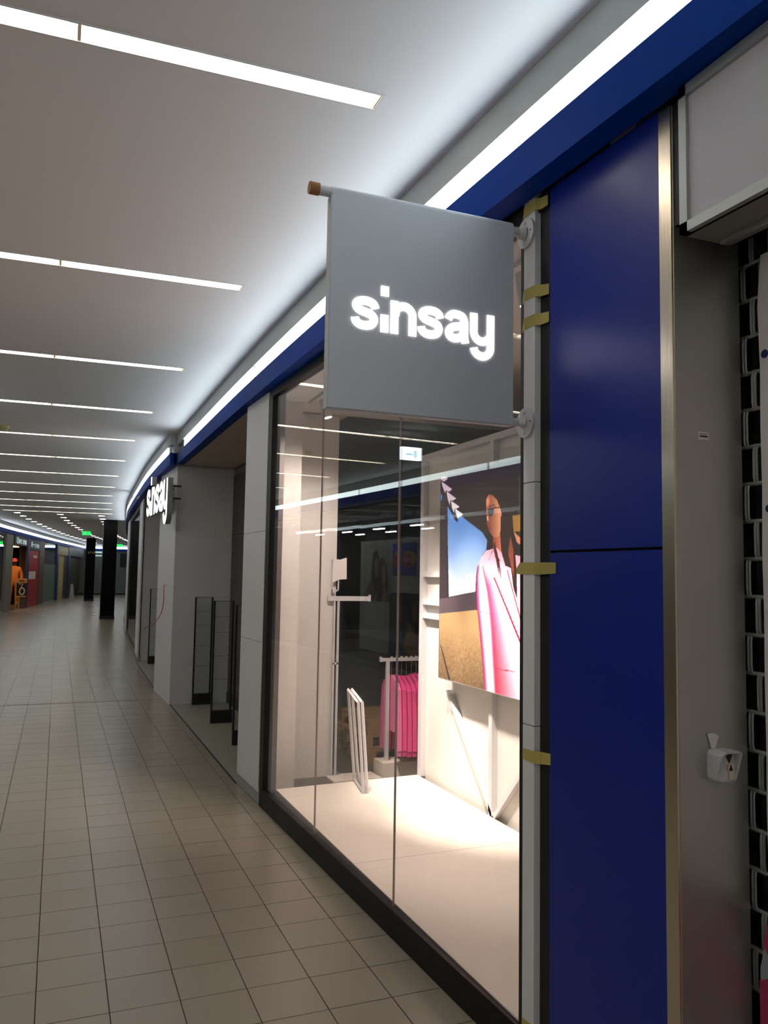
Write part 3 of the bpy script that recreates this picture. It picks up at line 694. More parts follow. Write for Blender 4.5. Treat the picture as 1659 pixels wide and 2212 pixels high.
# roller grille
rg = thing('roller_grille', 'steel roller grille of staggered links at the right edge', 'grille', (2.1, 1.5, 0.2))
rod_me = None; link_me = None
for i in range(25):
    z = 0.014 + 0.123 * i
    if z > 2.99: break
    if rod_me is None:
        o = MB().tube([(2.1, 0.9, z), (2.1, 2.045, z)], 0.007, 8).build('rod', M_ALU, rg); rod_me = o.data; z_r = z
    else:
        o = bpy.data.objects.new('rod', rod_me); COL.objects.link(o); o.parent = rg; o.location = (0, 0, z - z_r)
    for k in range(9):
        y = (1.966 if i % 2 == 0 else 2.004) - 0.077 * k
        if link_me is None:
            lm = MB()
            for dy in (-0.006, 0.006): lm.tube([(2.1, y + dy, z - 0.006), (2.094, y + dy, z + 0.02), (2.094, y + dy, z + 0.103), (2.1, y + dy, z + 0.129)], 0.0045, 6)
            o = lm.build('link', M_ALU, rg); link_me = o.data; y_l = y; z_l = z
        else:
            o = bpy.data.objects.new('link', link_me); COL.objects.link(o); o.parent = rg; o.location = (0, y - y_l, z - z_l)
dk = MB().box(2.3, 0.2, 0, 2.35, 2.1, 3.4).build('dark_backdrop', mat('painted_darkness', S(20, 17, 17), 0.9)); struct(dk, 'black sheet painted as the darkness of the closed shop behind the grille')  # black sheet, the unlit depth of the shop painted as colour
# torn sheets on the grille
sh = MB()
edge = [(a + 0.019, b) for a, b in [(1.895, 2.97), (1.905, 2.88), (1.912, 2.80), (1.906, 2.6), (1.909, 2.4), (1.907, 2.2), (1.912, 2.0), (1.909, 1.8), (1.912, 1.6), (1.911, 1.4), (1.914, 1.2), (1.912, 1.05), (1.916, 0.9)]]
sh.prism([(2.078, y, z) for y, z in edge] + [(2.078, 1.15, 0.9), (2.078, 1.15, 2.99)], (0.002, 0, 0))
so = sh.build('paper_sheet', M_PAPER); tag(so, 'white paper sheet with ragged edge hung on the roller grille', 'paper')
for y, z, r in ((1.905, 2.64, 0.014), (1.902, 2.14, 0.012)):
    MB().tube([(2.0765, y, z), (2.0775, y, z)], r, 16).build('printed_mark', mat('dark_blue_print', S(40, 40, 110), 0.7), so)
rs = MB().prism([(2.07, 1.965, 0.30), (2.07, 1.962, 0.72), (2.07, 1.945, 0.79), (2.07, 1.93, 0.86), (2.07, 1.55, 0.88), (2.07, 1.55, 0.25)], (0.002, 0, 0)).build('barrier_tape_sheet', M_GREYSHEET)
tag(rs, 'grey and magenta striped sheet hanging low on the grille', 'sheet')
for a, b in ((0.68, 0.52), (0.44, 0.30)):
    MB().prism([(2.0675, 1.964, a), (2.0675, 1.55, a + 0.25), (2.0675, 1.55, b + 0.25), (2.0675, 1.964, b)], (0.002, 0, 0)).build('stripe', M_RIBBON, rs)
MB().prism([(2.0685, 1.948, 0.79), (2.0685, 1.93, 0.86), (2.0685, 1.80, 0.86), (2.0685, 1.925, 0.76)], (0.001, 0, 0)).build('stripe', M_RIBBON, rs)
# key switch
ks = thing('key_switch', 'small white key switch box on the stainless jamb', 'switch', (1.95, 1.998, 1.28))
def rr_poly(x0, x1, z0, z1, r, y, n=5):
    out = []
    for cx_, cz_, a0 in ((x1 - r, z1 - r, 0), (x0 + r, z1 - r, 90), (x0 + r, z0 + r, 180), (x1 - r, z0 + r, 270)):
        for i in range(n + 1):
            a = math.radians(a0 + 90 * i / n); out.append((cx_ + r * math.cos(a), y, cz_ + r * math.sin(a)))
    return out
MB().prism(rr_poly(1.905, 1.985, 1.287, 1.385, 0.018, 1.998), (0, -0.022, 0)).build('back_box', M_PLASTIC, ks)
hd = MB().prism(rr_poly(1.903, 1.987, 1.284, 1.387, 0.02, 1.974), (0, -0.014, 0))
hd.build('cover', M_PLASTIC, ks)
hood = MB(); ou = rr_poly(1.903, 1.987, 1.284, 1.387, 0.02, 0); inn = rr_poly(1.911, 1.979, 1.291, 1.381, 0.016, 0)
n_ = len(ou)
for i in range(n_):
    j = (i + 1) % n_
    def dep(p): return 1.960 - 0.030 * max(0.0, (p[2] - 1.30) / 0.087) ** 1.3
    a, b, c, d = ou[i], ou[j], inn[j], inn[i]
    A_, B_, C_, D_ = [(p[0], dep(p), p[2]) for p in (a, b, c, d)]
    hood.quad(A_, B_, C_, D_)
    hood.quad((a[0], 1.96, a[2]), (b[0], 1.96, b[2]), B_, A_)
    hood.quad((d[0], 1.96, d[2]), D_, C_, (c[0], 1.96, c[2]))
hood.build('hood', M_PLASTIC, ks)
cyl = MB().tube([(1.955, 1.961, 1.335), (1.955, 1.952, 1.335)], 0.011, 16); cyl.box(1.949, 1.952, 1.300, 1.961, 1.961, 1.335)
cyo = cyl.build('lock_cylinder', M_STEEL, ks)
MB().box(1.9535, 1.9505, 1.328, 1.9565, 1.9525, 1.342).build('keyhole', M_BLACK, cyo)
MB().prism([(1.937, 1.9595, 1.376), (1.969, 1.9595, 1.376), (1.957, 1.9595, 1.348), (1.953, 1.9595, 1.348)], (0, -0.001, 0)).build('dark_slot', M_BLACK, ks)
tg = MB().prism([(1.903, 1.995, 1.432), (1.915, 1.995, 1.434), (1.935, 1.995, 1.432), (1.948, 1.995, 1.422), (1.938, 1.995, 1.40), (1.934, 1.995, 1.386), (1.918, 1.995, 1.386)], (0, -0.002, 0)).build('paper_tag', M_PAPER, ks)
stk = MB().box(1.887, 1.9965, 2.361, 1.929, 1.998, 2.386).build('barcode_sticker', M_PAPER); tag(stk, 'tiny white barcode sticker on the stainless jamb', 'sticker')
MB().box(1.892, 1.996, 2.369, 1.924, 1.9967, 2.3745).build('barcode', mat('grey_print', S(70, 68, 66), 0.8), stk)
MB().box(1.892, 1.996, 2.378, 1.922, 1.9967, 2.380).build('print_line', mat('grey_print', S(70, 68, 66), 0.8), stk)

# masking tape on the pilaster
def SX(px): return float(np.interp(px, [1110, 1124, 1137, 1161, 1182, 1203], [3.79, 3.828, 3.87, 3.95, 4.015, 4.075]))
for lab, pp in (('strip of yellow masking tape at the very top of the white pilaster', [(1128, 3.405), (1138, 3.432), (1162, 3.436), (1168, 3.434), (1183, 3.43)]),
                ('yellow masking tape just below the upper sign flange, second from top', [(1128, 3.058), (1138, 3.076), (1161, 3.073), (1168, 3.069), (1186, 3.06)]),
                ('yellow masking tape level with the sign lettering, third from top', [(1128, 2.938), (1138, 2.955), (1161, 2.954), (1168, 2.951), (1186, 2.946)]),
                ('long yellow masking tape running onto the blue panel below its joint', [(1114, 1.935), (1124, 1.946), (1138, 1.946), (1161, 1.946), (1168, 1.946), (1202, 1.948)]),
                ('short yellow masking tape near the foot of the lit poster', [(1138, 1.213), (1161, 1.213), (1168, 1.214), (1190, 1.222)]),
                ('lowest yellow masking tape cut by the bottom of the picture', [(1138, 0.19), (1161, 0.19), (1180, 0.19)])):
    mb = MB(); prevp = None
    for i, (px, py) in enumerate(pp):
        s = SX(px); off = -0.018 if 3.868 <= s <= 3.955 else (-0.003 if s < 3.868 else (-0.004 if s < 3.99 else -0.0025))
        h = 0.024 if 0 < i < len(pp) - 1 else (0.010 if i == 0 and px < 1130 else 0.021)
        z = py
        cur = (FP(s, off, z - h), FP(s, off, z + h), FP(s, off + 0.001, z - h), FP(s, off + 0.001, z + h))
        if prevp:
            mb.quad(prevp[0], cur[0], cur[1], prevp[1]); mb.quad(prevp[2], prevp[3], cur[3], cur[2])
            mb.quad(prevp[1], cur[1], cur[3], prevp[3]); mb.quad(prevp[0], prevp[2], cur[2], cur[0])
        prevp = cur
    tag(mb.build('masking_tape', M_TAPE), lab, 'tape', 'yellow masking tape on the pilaster')

# ================================================================== SECURITY GATES
def gate(label, y, x0=1.872):
    t = thing('security_gate', label, 'security gate', (x0 + 0.13, y, 0.004), 'shop entrance security gates')
    w, h = 0.262, 1.545
    MB().box(x0, y - 0.012, 0.004, x0 + 0.022, y + 0.012, h).build('post', M_BLACK, t)
    MB().box(x0 + w - 0.022, y - 0.012, 0.004, x0 + w, y + 0.012, h).build('post', M_BLACK, t)
    b = MB().prism([(x0 + 0.01, y - 0.035, 0.004), (x0 + w + 0.01, y - 0.035, 0.004), (x0 + w + 0.01, y + 0.035, 0.004), (x0 + 0.01, y + 0.035, 0.004)], (0, 0, 0.155)).build('base', M_BLACK, t)
    MB().box(x0 + 0.022, y - 0.004, 0.155, x0 + w - 0.022, y + 0.004, h - 0.004).build('clear_panel', M_GLASS2, t)
    MB().box(x0 + 0.02, y - 0.006, h - 0.006, x0 + w - 0.02, y + 0.006, h).build('top_rail', mat('smoked_edge', S(60, 58, 58), 0.4), t)
    for z in (1.34, 1.14, 0.84, 0.55):
        MB().box(x0 + 0.022, y - 0.005, z, x0 + w - 0.022, y + 0.005, z + 0.004).build('antenna_line', mat('antenna_grey', S(92, 90, 88), 0.5), t)
gate('black-edged clear security gate beside the pillar, farthest of the first entrance', 11.95)
gate('black-edged clear security gate in the middle of the first entrance', 10.44)
gate('black-edged security gate half hidden behind the white window pillar', 9.06)
gate('black-edged clear security gate seen past the lit pillar in the second entrance', 17.4, 1.80)
# pink cord
cp = catmull([(1.50, 12.62, 1.705), (1.49, 12.50, 1.58), (1.485, 12.45, 1.45), (1.485, 12.7, 1.28), (1.48, 13.27, 1.12), (1.475, 13.75, 1.03), (1.47, 14.25, 0.985), (1.47, 15.0, 0.88)], 6)
crd = thing('hanging_cord', 'thin pink cord dangling across the front of the lit pillar', 'cord', (1.5, 12.62, 0.88))
MB().tube([tuple(p) for p in cp], 0.007, 6).build('cord_line', M_CORD, crd, smooth=True)
MB().tube([(1.56, 12.62, 1.705), (1.495, 12.62, 1.705)], 0.008, 8).build('hook', M_PLASTIC, crd)

# ================================================================== WINDOW DISPLAY
pf = thing('display_platform', 'low white display platform inside the lit shop window', 'platform', (2.4, 4.7, 0))
def slab(pts, z0, z1, nm, m): return MB().prism([(x, y, z0) for x, y in pts], (0, 0, z1 - z0)).build(nm, m, pf)
M_PLAT = mat('white_platform_laminate', S(222, 212, 200), 0.55, noise=(3, 0.02))
slab([(1.731, 6.569), (3.053, 6.575), (2.96, 4.764), (1.7785, 4.764)][::-1], 0.0, 0.15, 'platform_board', M_PLAT) if False else None
slab([(1.731, 6.569), (1.7525, 4.762), (3.035, 4.785), (3.035, 6.653)], 0.0, 0.15, 'platform_board', M_PLAT)
slab([(1.7526, 4.758), (1.79, 2.46), (3.035, 2.46), (3.035, 4.781)], 0.0, 0.15, 'platform_board', M_PLAT)

# lit poster
def paint(polys, u1, v0, v1, step, base):
    nu = int(u1 / step) + 1; nv = int((v1 - v0) / step) + 1
    U, V = np.meshgrid(np.linspace(0, u1, nu), np.linspace(v0, v1, nv))
    img = np.zeros((nv, nu, 3)); img[:] = base
    for pts, fn in polys:
        ins = np.zeros(U.shape, bool); n = len(pts)
        for i in range(n):
            x0, y0 = pts[i]; x1, y1 = pts[(i + 1) % n]
            if y0 == y1: continue
            c = ((y0 > V) != (y1 > V)) & (U < (x1 - x0) * (V - y0) / (y1 - y0) + x0)
            ins ^= c
        col = fn(U, V) if callable(fn) else np.broadcast_to(np.array(fn, float), img.shape)
        img[ins] = col[ins]
    return U, V, img
def grid_obj(name, U, V, img, mapf, strength, parent, rough=0.4):
    nv, nu = U.shape
    verts = [mapf(U[j, i], V[j, i]) for j in range(nv) for i in range(nu)]
    faces = [(j * nu + i, j * nu + i + 1, (j + 1) * nu + i + 1, (j + 1) * nu + i) for j in range(nv - 1) for i in range(nu - 1)]
    mb = MB(); mb.v = verts; mb.f = faces
    m = bpy.data.materials.new(name + '_ink'); m.use_nodes = True
    b = m.node_tree.nodes['Principled BSDF']; at = m.node_tree.nodes.new('ShaderNodeVertexColor'); at.layer_name = 'ink'
    m.node_tree.links.new(at.outputs[0], b.inputs['Base Color']); b.inputs['Roughness'].default_value = rough
    if strength:
        m.node_tree.links.new(at.outputs[0], b.inputs['Emission Color']); b.inputs['Emission Strength'].default_value = strength
    m.cycles.emission_sampling = 'NONE'
    o = mb.build(name, m, parent)
    lin = np.where(img / 255 <= 0.04045, img / 255 / 12.92, ((np.clip(img, 0, 255) / 255 + 0.055) / 1.055) ** 2.4).reshape(-1, 3)
    ca = o.data.color_attributes.new('ink', 'FLOAT_COLOR', 'POINT')
    buf = np.ones((len(verts), 4), np.float32); buf[:, :3] = lin
    ca.data.foreach_set('color', buf.ravel())
    return o
def lerp(a, b, t):
    t = np.clip(t, 0, 1)[..., None]; return np.array(a, float) * (1 - t) + np.array(b, float) * t
rng = np.random.default_rng(3)
def rough_noise(U, V, amp, s=1):
    n = rng.random(U.shape) - 0.5
    for _ in range(s): n = (n + np.roll(n, 1, 0) + np.roll(n, 1, 1) + np.roll(n, -1, 0) + np.roll(n, -1, 1)) / 5 * 1.7
    return n[..., None] * amp
def edge_u(pts, V):      # u of a polyline at height V
    p = sorted(pts, key=lambda q: q[1]); return np.interp(V, [q[1] for q in p], [q[0] for q in p])
c_left = [(0.633, 1.913), (0.635, 1.787), (0.65, 1.656), (0.67, 1.585), (0.709, 1.41), (0.749, 1.209), (0.768, 1.081), (0.663, 2.004), (0.712, 2.057), (0.784, 2.104)]
s_right = [(0.738, 1.986), (0.775, 1.909), (0.824, 1.792), (0.862, 1.654), (0.887, 1.511), (0.912, 1.314), (0.943, 1.08)]
def coat_col(U, V):
    eu = edge_u(s_right, V); d = U - eu; w = 0.12 + 0.24 * np.clip((1.9 - V) / 0.8, 0, 1)
    deep = lerp((214, 54, 96), (226, 40, 62), (1.8 - V) / 0.6)
    t = np.clip(d / w, 0, 1)[..., None]
    c = deep * (1 - t) + np.array((252, 214, 226)) * t
    up = np.clip((V - 1.85) / 0.12, 0, 1)[..., None]
    c = c * (1 - up) + np.array((240, 176, 196)) * up
    return c + rough_noise(U, V, 10)
def sleeve_col(U, V):
    l = edge_u(c_left, V); r = edge_u(s_right, V); t = np.clip((U - l) / np.maximum(r - l, 0.01), 0, 1)
    xs = [0, 0.10, 0.24, 0.45, 0.70, 0.88, 1.0]
    cols = np.array([(96, 20, 70), (196, 52, 100), (240, 140, 160), (255, 240, 214), (255, 236, 226), (226, 120, 140), (168, 36, 78)], float)
    c = np.stack([np.interp(t, xs, cols[:, k]) for k in range(3)], -1)
    return c + rough_noise(U, V, 8)
def sky_col(U, V):
    c = lerp((178, 184, 206), (88, 142, 218), (V - 1.76) / 0.6)
    cl = np.exp(-(((U - 0.50) / 0.13) ** 2 + ((V - 1.83) / 0.07) ** 2)) + 0.7 * np.exp(-(((U - 0.36) / 0.14) ** 2 + ((V - 1.785) / 0.035) ** 2))
    cl = np.clip(cl + (rough_noise(U, V, 1.6, 4)[..., 0]) * (cl > 0.15), 0, 1)[..., None]
    return c * (1 - 0.75 * cl) + np.array((232, 206, 216)) * 0.75 * cl
def sand_col(U, V):
    return lerp((104, 82, 56), (152, 122, 84), (V - 1.08) / 0.42) + rough_noise(U, V, 26, 2) * np.clip((1.55 - V) / 0.3, 0.15, 1)[..., None]
def face_col(U, V):
    l = 0.78; c = lerp((132, 66, 44), (228, 150, 112), (U - 0.82) / 0.16)
    hi = np.exp(-(((U - 0.80) / 0.03) ** 2 + ((V - 2.47) / 0.05) ** 2))[..., None]
    return np.clip(c + hi * np.array((110, 80, 60)), 0, 255)
polys = [
    ([(0, 1.07), (0.135, 1.07), (0.135, 2.8), (0, 2.8)], (38, 28, 34)),
    ([(-0.01, 1.718), (0.629, 1.79), (0.656, 1.659), (-0.01, 1.597)], lambda U, V: lerp((74, 62, 66), (52, 42, 48), (U) / 0.6)),
    ([(-0.01, 1.597), (0.65, 1.659), (0.67, 1.585), (0.721, 1.411), (0.775, 1.05), (-0.01, 1.05)], sand_col),
    ([(0.133, 2.485), (0.355, 2.398), (0.504, 2.333), (0.722, 2.243), (0.798, 2.18), (0.784, 2.11), (0.724, 2.069), (0.651, 1.992), (0.627, 1.907), (0.622, 1.796), (0.172, 1.743), (0.138, 2.268)], sky_col),
    ([(-0.008, 2.703), (0.316, 2.375), (0.317, 2.339), (0.266, 2.363), (-0.006, 2.611)], (30, 24, 30)),
    ([(-0.012, 2.611), (0.032, 2.575), (0.026, 2.549), (-0.01, 2.533)], (70, 110, 200)),
    ([(-0.015, 2.742), (0.1, 2.735), (0.13, 2.713), (0.065, 2.696), (-0.008, 2.717)], (206, 176, 196)),
    ([(0.01, 2.701), (0.209, 2.618), (0.157, 2.602), (0.097, 2.618), (0.08, 2.598), (0.03, 2.662)], (204, 178, 200)),
    ([(0.109, 2.609), (0.285, 2.535), (0.228, 2.524), (0.182, 2.531), (0.17, 2.49), (0.13, 2.55)], (214, 190, 210)),
    ([(0.193, 2.524), (0.348, 2.463), (0.292, 2.454), (0.258, 2.457), (0.248, 2.42), (0.21, 2.47)], (232, 216, 228)),
    ([(0.264, 2.456), (0.41, 2.398), (0.35, 2.384), (0.317, 2.37), (0.282, 2.419)], (246, 240, 244)),
    ([(0.735, 2.528), (0.774, 2.556), (0.89, 2.555), (1.011, 2.511), (1.093, 2.412), (1.129, 2.272), (1.113, 2.137), (1.006, 2.14), (1.008, 2.325), (0.975, 2.42), (0.938, 2.47), (0.872, 2.511), (0.814, 2.521)], (30, 20, 20)),
    ([(0.885, 2.23), (0.985, 2.22), (1.02, 2.0), (0.96, 1.98), (0.876, 2.12)], lambda U, V: lerp((150, 60, 40), (206, 112, 82), (U - 0.88) / 0.1)),
    ([(0.814, 2.521), (0.872, 2.511), (0.938, 2.47), (0.975, 2.42), (1.003, 2.372), (1.008, 2.325), (0.996, 2.256), (0.978, 2.21), (0.931, 2.195), (0.885, 2.205), (0.827, 2.245), (0.798, 2.289), (0.788, 2.314), (0.792, 2.337), (0.777, 2.357), (0.782, 2.396), (0.776, 2.444), (0.78, 2.492)], face_col),
    ([(0.806, 2.418), (0.892, 2.417), (0.897, 2.388), (0.873, 2.361), (0.835, 2.359), (0.806, 2.385)], (38, 38, 54)),
    ([(0.892, 2.424), (0.976, 2.415), (0.976, 2.409), (0.892, 2.416)], (40, 24, 24)),
    ([(0.815, 2.434), (0.901, 2.442), (0.901, 2.435), (0.815, 2.426)], (48, 26, 22)),
    ([(0.796, 2.37), (0.812, 2.355), (0.816, 2.325), (0.792, 2.328)], (240, 176, 150)),
    ([(0.807, 2.289), (0.846, 2.277), (0.87, 2.264), (0.827, 2.252)], (132, 40, 40)),
    ([(1.155, 2.344), (1.46, 2.343), (1.46, 2.23), (1.173, 2.23)], (166, 116, 46)),
    ([(1.173, 2.23), (1.271, 2.176), (1.30, 2.120), (1.216, 2.152)], (214, 130, 96)),
    ([(0.784, 2.104), (0.856, 2.111), (0.937, 2.123), (1.017, 2.081), (1.275, 2.055), (1.88, 1.9), (1.88, 1.05), (0.768, 1.05), (0.768, 1.081), (0.749, 1.209), (0.709, 1.41), (0.67, 1.585), (0.65, 1.656), (0.635, 1.787), (0.633, 1.913), (0.663, 2.004), (0.712, 2.057)], coat_col),
    ([(0.738, 1.986), (0.775, 1.909), (0.824, 1.792), (0.862, 1.654), (0.887, 1.511), (0.912, 1.314), (0.945, 1.05), (0.768, 1.05), (0.768, 1.081), (0.749, 1.209), (0.709, 1.41), (0.67, 1.585), (0.65, 1.656), (0.635, 1.787), (0.633, 1.913), (0.645, 1.97), (0.69, 2.02)], sleeve_col),
    ([(0.888, 1.907), (0.917, 1.904), (1.279, 1.469), (1.40, 1.30), (1.39, 1.27), (1.279, 1.437)], (134, 14, 52)),
    ([(1.079, 1.962), (1.096, 1.956), (1.278, 1.62), (1.278, 1.588)], (150, 20, 60)),
    ([(0.94, 1.255), (1.2, 1.262), (1.2, 1.256), (0.94, 1.249)], (150, 20, 50)),
    ([(0.66, 1.655), (0.86, 1.64), (0.86, 1.634), (0.66, 1.649)], (190, 90, 110)),
    ([(0.017, 1.352), (0.043, 1.335), (0.232, 1.05), (0.201, 1.05)], (44, 28, 38)),
    ([(0.992, 2.347), (1.125, 2.338), (1.191, 2.111), (1.213, 1.973), (1.225, 1.753), (1.172, 1.834), (1.139, 1.973), (1.062, 1.99), (1.006, 2.087), (0.993, 2.202)], (40, 22, 22)),
    ([(1.13, 2.2), (1.17, 2.1), (1.18, 1.9), (1.15, 1.97), (1.10, 2.08)], (146, 66, 46)),
]
for (ux, v0, v1, dx) in ((0.87, 2.15, 1.93, 0.10), (0.885, 2.16, 1.90, 0.115), (0.90, 2.16, 1.99, 0.06), (0.87, 2.10, 2.03, -0.05), (0.91, 2.1, 1.95, 0.05), (0.90, 2.06, 2.02, 0.09)):
    polys.append(([(ux, v0), (ux + 0.012, v0), (ux + dx * 0.7 + 0.012, (v0 + v1) / 2), (ux + dx + 0.008, v1), (ux + dx, v1), (ux + dx * 0.55, (v0 + v1) / 2)], (70, 22, 30)))
lb = thing('poster_lightbox', 'backlit poster of a long-haired woman in sunglasses and pink coat', 'poster', (2.97, 5.1, 1.075))
PU = 1.87
U, V, img = paint(polys, PU, 1.078, 2.736, 0.005, (26, 20, 24))
grid_obj('print', U, V, img, lambda u, v: (2.9535, 6.07 - u, v), 0.85, lb)
MB().box(2.955, 6.07 - PU, 1.078, 3.02, 6.07, 2.736).build('box_body', M_WALLW, lb)
MB().box(2.951, 6.072 - PU, 1.072, 2.975, 6.072, 1.078).build('bottom_edge', M_ALU, lb)
MB().box(2.951, 6.07, 1.072, 2.975, 6.073, 2.738).build('side_edge', M_ALU, lb)

# track spots over the display
tr = thing('light_track', 'white lighting track on the display ceiling', 'track', (2.05, 5.0, 3.42))
MB().box(2.03, 2.9, 3.435, 2.065, 6.9, 3.46).build('rail', M_POLE, tr)
def spot(label, x, y, target, watts, ang, col=(1.0, 0.83, 0.74), r=0.05):
    t = thing('spotlight', label, 'spotlight', (x, y, 3.33), 'display track spotlights')
    d = (Vector(target) - Vector((x, y, 3.30))).normalized(); p = Vector((x, y, 3.30))
    MB().tube([tuple(p - d * 0.09), tuple(p + d * 0.07)], 0.04, 16).build('head', M_POLE, t)
    MB().tube([(x, y, 3.31), (x, y, 3.44)], 0.012, 8).build('arm', M_POLE, t)
    MB().tube([tuple(p + d * 0.0705), tuple(p + d * 0.072)], 0.034, 16).build('lens', emis('spot_lens', (1, 0.85, 0.72), 3.0), t)
    l = bpy.data.lights.new('spot_lamp', 'SPOT'); l.energy = watts; l.color = col; l.spot_size = math.radians(ang); l.spot_blend = 0.7; l.shadow_soft_size = r
    lo = bpy.data.objects.new('spot_lamp', l); COL.objects.link(lo); lo.parent = t
    lo.location = p + d * 0.09 - Vector((x, y, 3.33)); lo.rotation_euler = d.to_track_quat('-Z', 'Y').to_euler()
spot('white track spotlight at the far end of the window display', 2.05, 6.45, (2.75, 5.95, 0.3), SPOT_W * 1.0, 70)
spot('white track spotlight aimed at the foot of the lit poster', 2.05, 5.3, (3.1, 5.75, 0.45), SPOT_W * 2.2, 46)
spot('white track spotlight washing the partition near its far edge', 1.95, 6.0, (3.07, 6.25, 0.75), SPOT_W * 4.6, 38)
spot('white track spotlight washing the braces below the lit poster', 1.95, 4.85, (3.07, 5.3, 0.55), SPOT_W * 4.6, 38)
spot('white track spotlight above the middle of the window display', 2.05, 4.3, (2.9, 4.8, 0.2), SPOT_W * 0.9, 60)
spot('white track spotlight turned to the white return wall', 2.05, 5.75, (2.0, 7.3, 1.2), SPOT_W * 1.3, 95)
spot('white track spotlight nearest the blue wall panel', 2.05, 3.3, (2.5, 3.3, 0.1), SPOT_W * 0.45, 80)

# two leaning frames
for k, (dx, lab) in enumerate(((0.0, 'front one of two slim white rectangular frames leaning on the platform'), (0.035, 'rear one of two slim white rectangular frames leaning on the platform'))):
    t = thing('leaning_frame', lab, 'frame', (2.36 + dx, 6.4, 0.15), 'slim white leaning frames')
    B0 = Vector((2.362 + dx, 6.215, 0.151)); B1 = Vector((2.44 + dx, 6.64, 0.151)); T0 = Vector((2.33 + dx, 6.285, 0.865)); T1 = Vector((2.36 + dx, 6.62, 0.925))
    def bar(a, b, nm):
        MB().tube([tuple(a), tuple(b)], 0.0135, 4).build(nm, M_POLE, t)
    bar(B0, T0, 'upright'); bar(B1, T1, 'upright'); bar(T0, T1, 'top_bar'); bar(B0 + Vector((0, 0, 0.012)), B1 + Vector((0, 0, 0.012)), 'bottom_bar')

# tall rail stand with sign holder
ts = thing('display_stand', 'tall slim white clothes stand with a sign holder on top', 'stand', (2.5, 7.40, 0))
MB().box(2.47, 7.385, 0, 2.487, 7.402, 1.70).build('post', M_POLE, ts)
MB().box(2.508, 7.385, 0, 2.528, 7.405, 1.70).build('post', M_POLE, ts)
MB().box(2.465, 7.385, 1.05, 2.53, 7.40, 1.07).build('cross_bar', M_POLE, ts)
MB().box(2.43, 7.375, 0.0, 2.56, 7.41, 0.012).build('foot', M_POLE, ts)
MB().box(2.41, 7.38, 1.655, 2.845, 7.41, 1.70).build('arm', M_POLE, ts)
MB().box(2.832, 7.375, 1.652, 2.845, 7.415, 1.715).build('arm_end', M_POLE, ts)
hld = MB(); y = 7.39
for x0, x1, z0, z1 in ((2.445, 2.455, 1.745, 2.05), (2.505, 2.518, 1.745, 2.05), (2.445, 2.518, 1.745, 1.762), (2.445, 2.518, 2.035, 2.05), (2.475, 2.485, 1.70, 1.75)): hld.box(x0, y - 0.005, z0, x1, y + 0.005, z1)
hld.build('sign_holder', M_POLE, ts)
pp_ = MB().prism([(2.45, 7.374, 1.83), (2.515, 7.37, 1.86), (2.585, 7.36, 1.865), (2.582, 7.36, 2.072), (2.515, 7.372, 2.05), (2.45, 7.376, 2.062)], (0, 0.002, 0)).build('price_card', M_PAPER); tag(pp_, 'white paper card in the sign holder of the tall stand', 'card')
bd = MB().prism([(2.42, 7.13, 0.0), (2.90, 7.14, 0.0), (2.885, 7.40, 0.0), (2.56, 7.41, 0.0), (2.56, 7.36, 0), (2.425, 7.36, 0.0)], (0, 0, 0.02)).build('floor_board', M_PLAT); tag(bd, 'white board lying on the floor behind the platform', 'board')

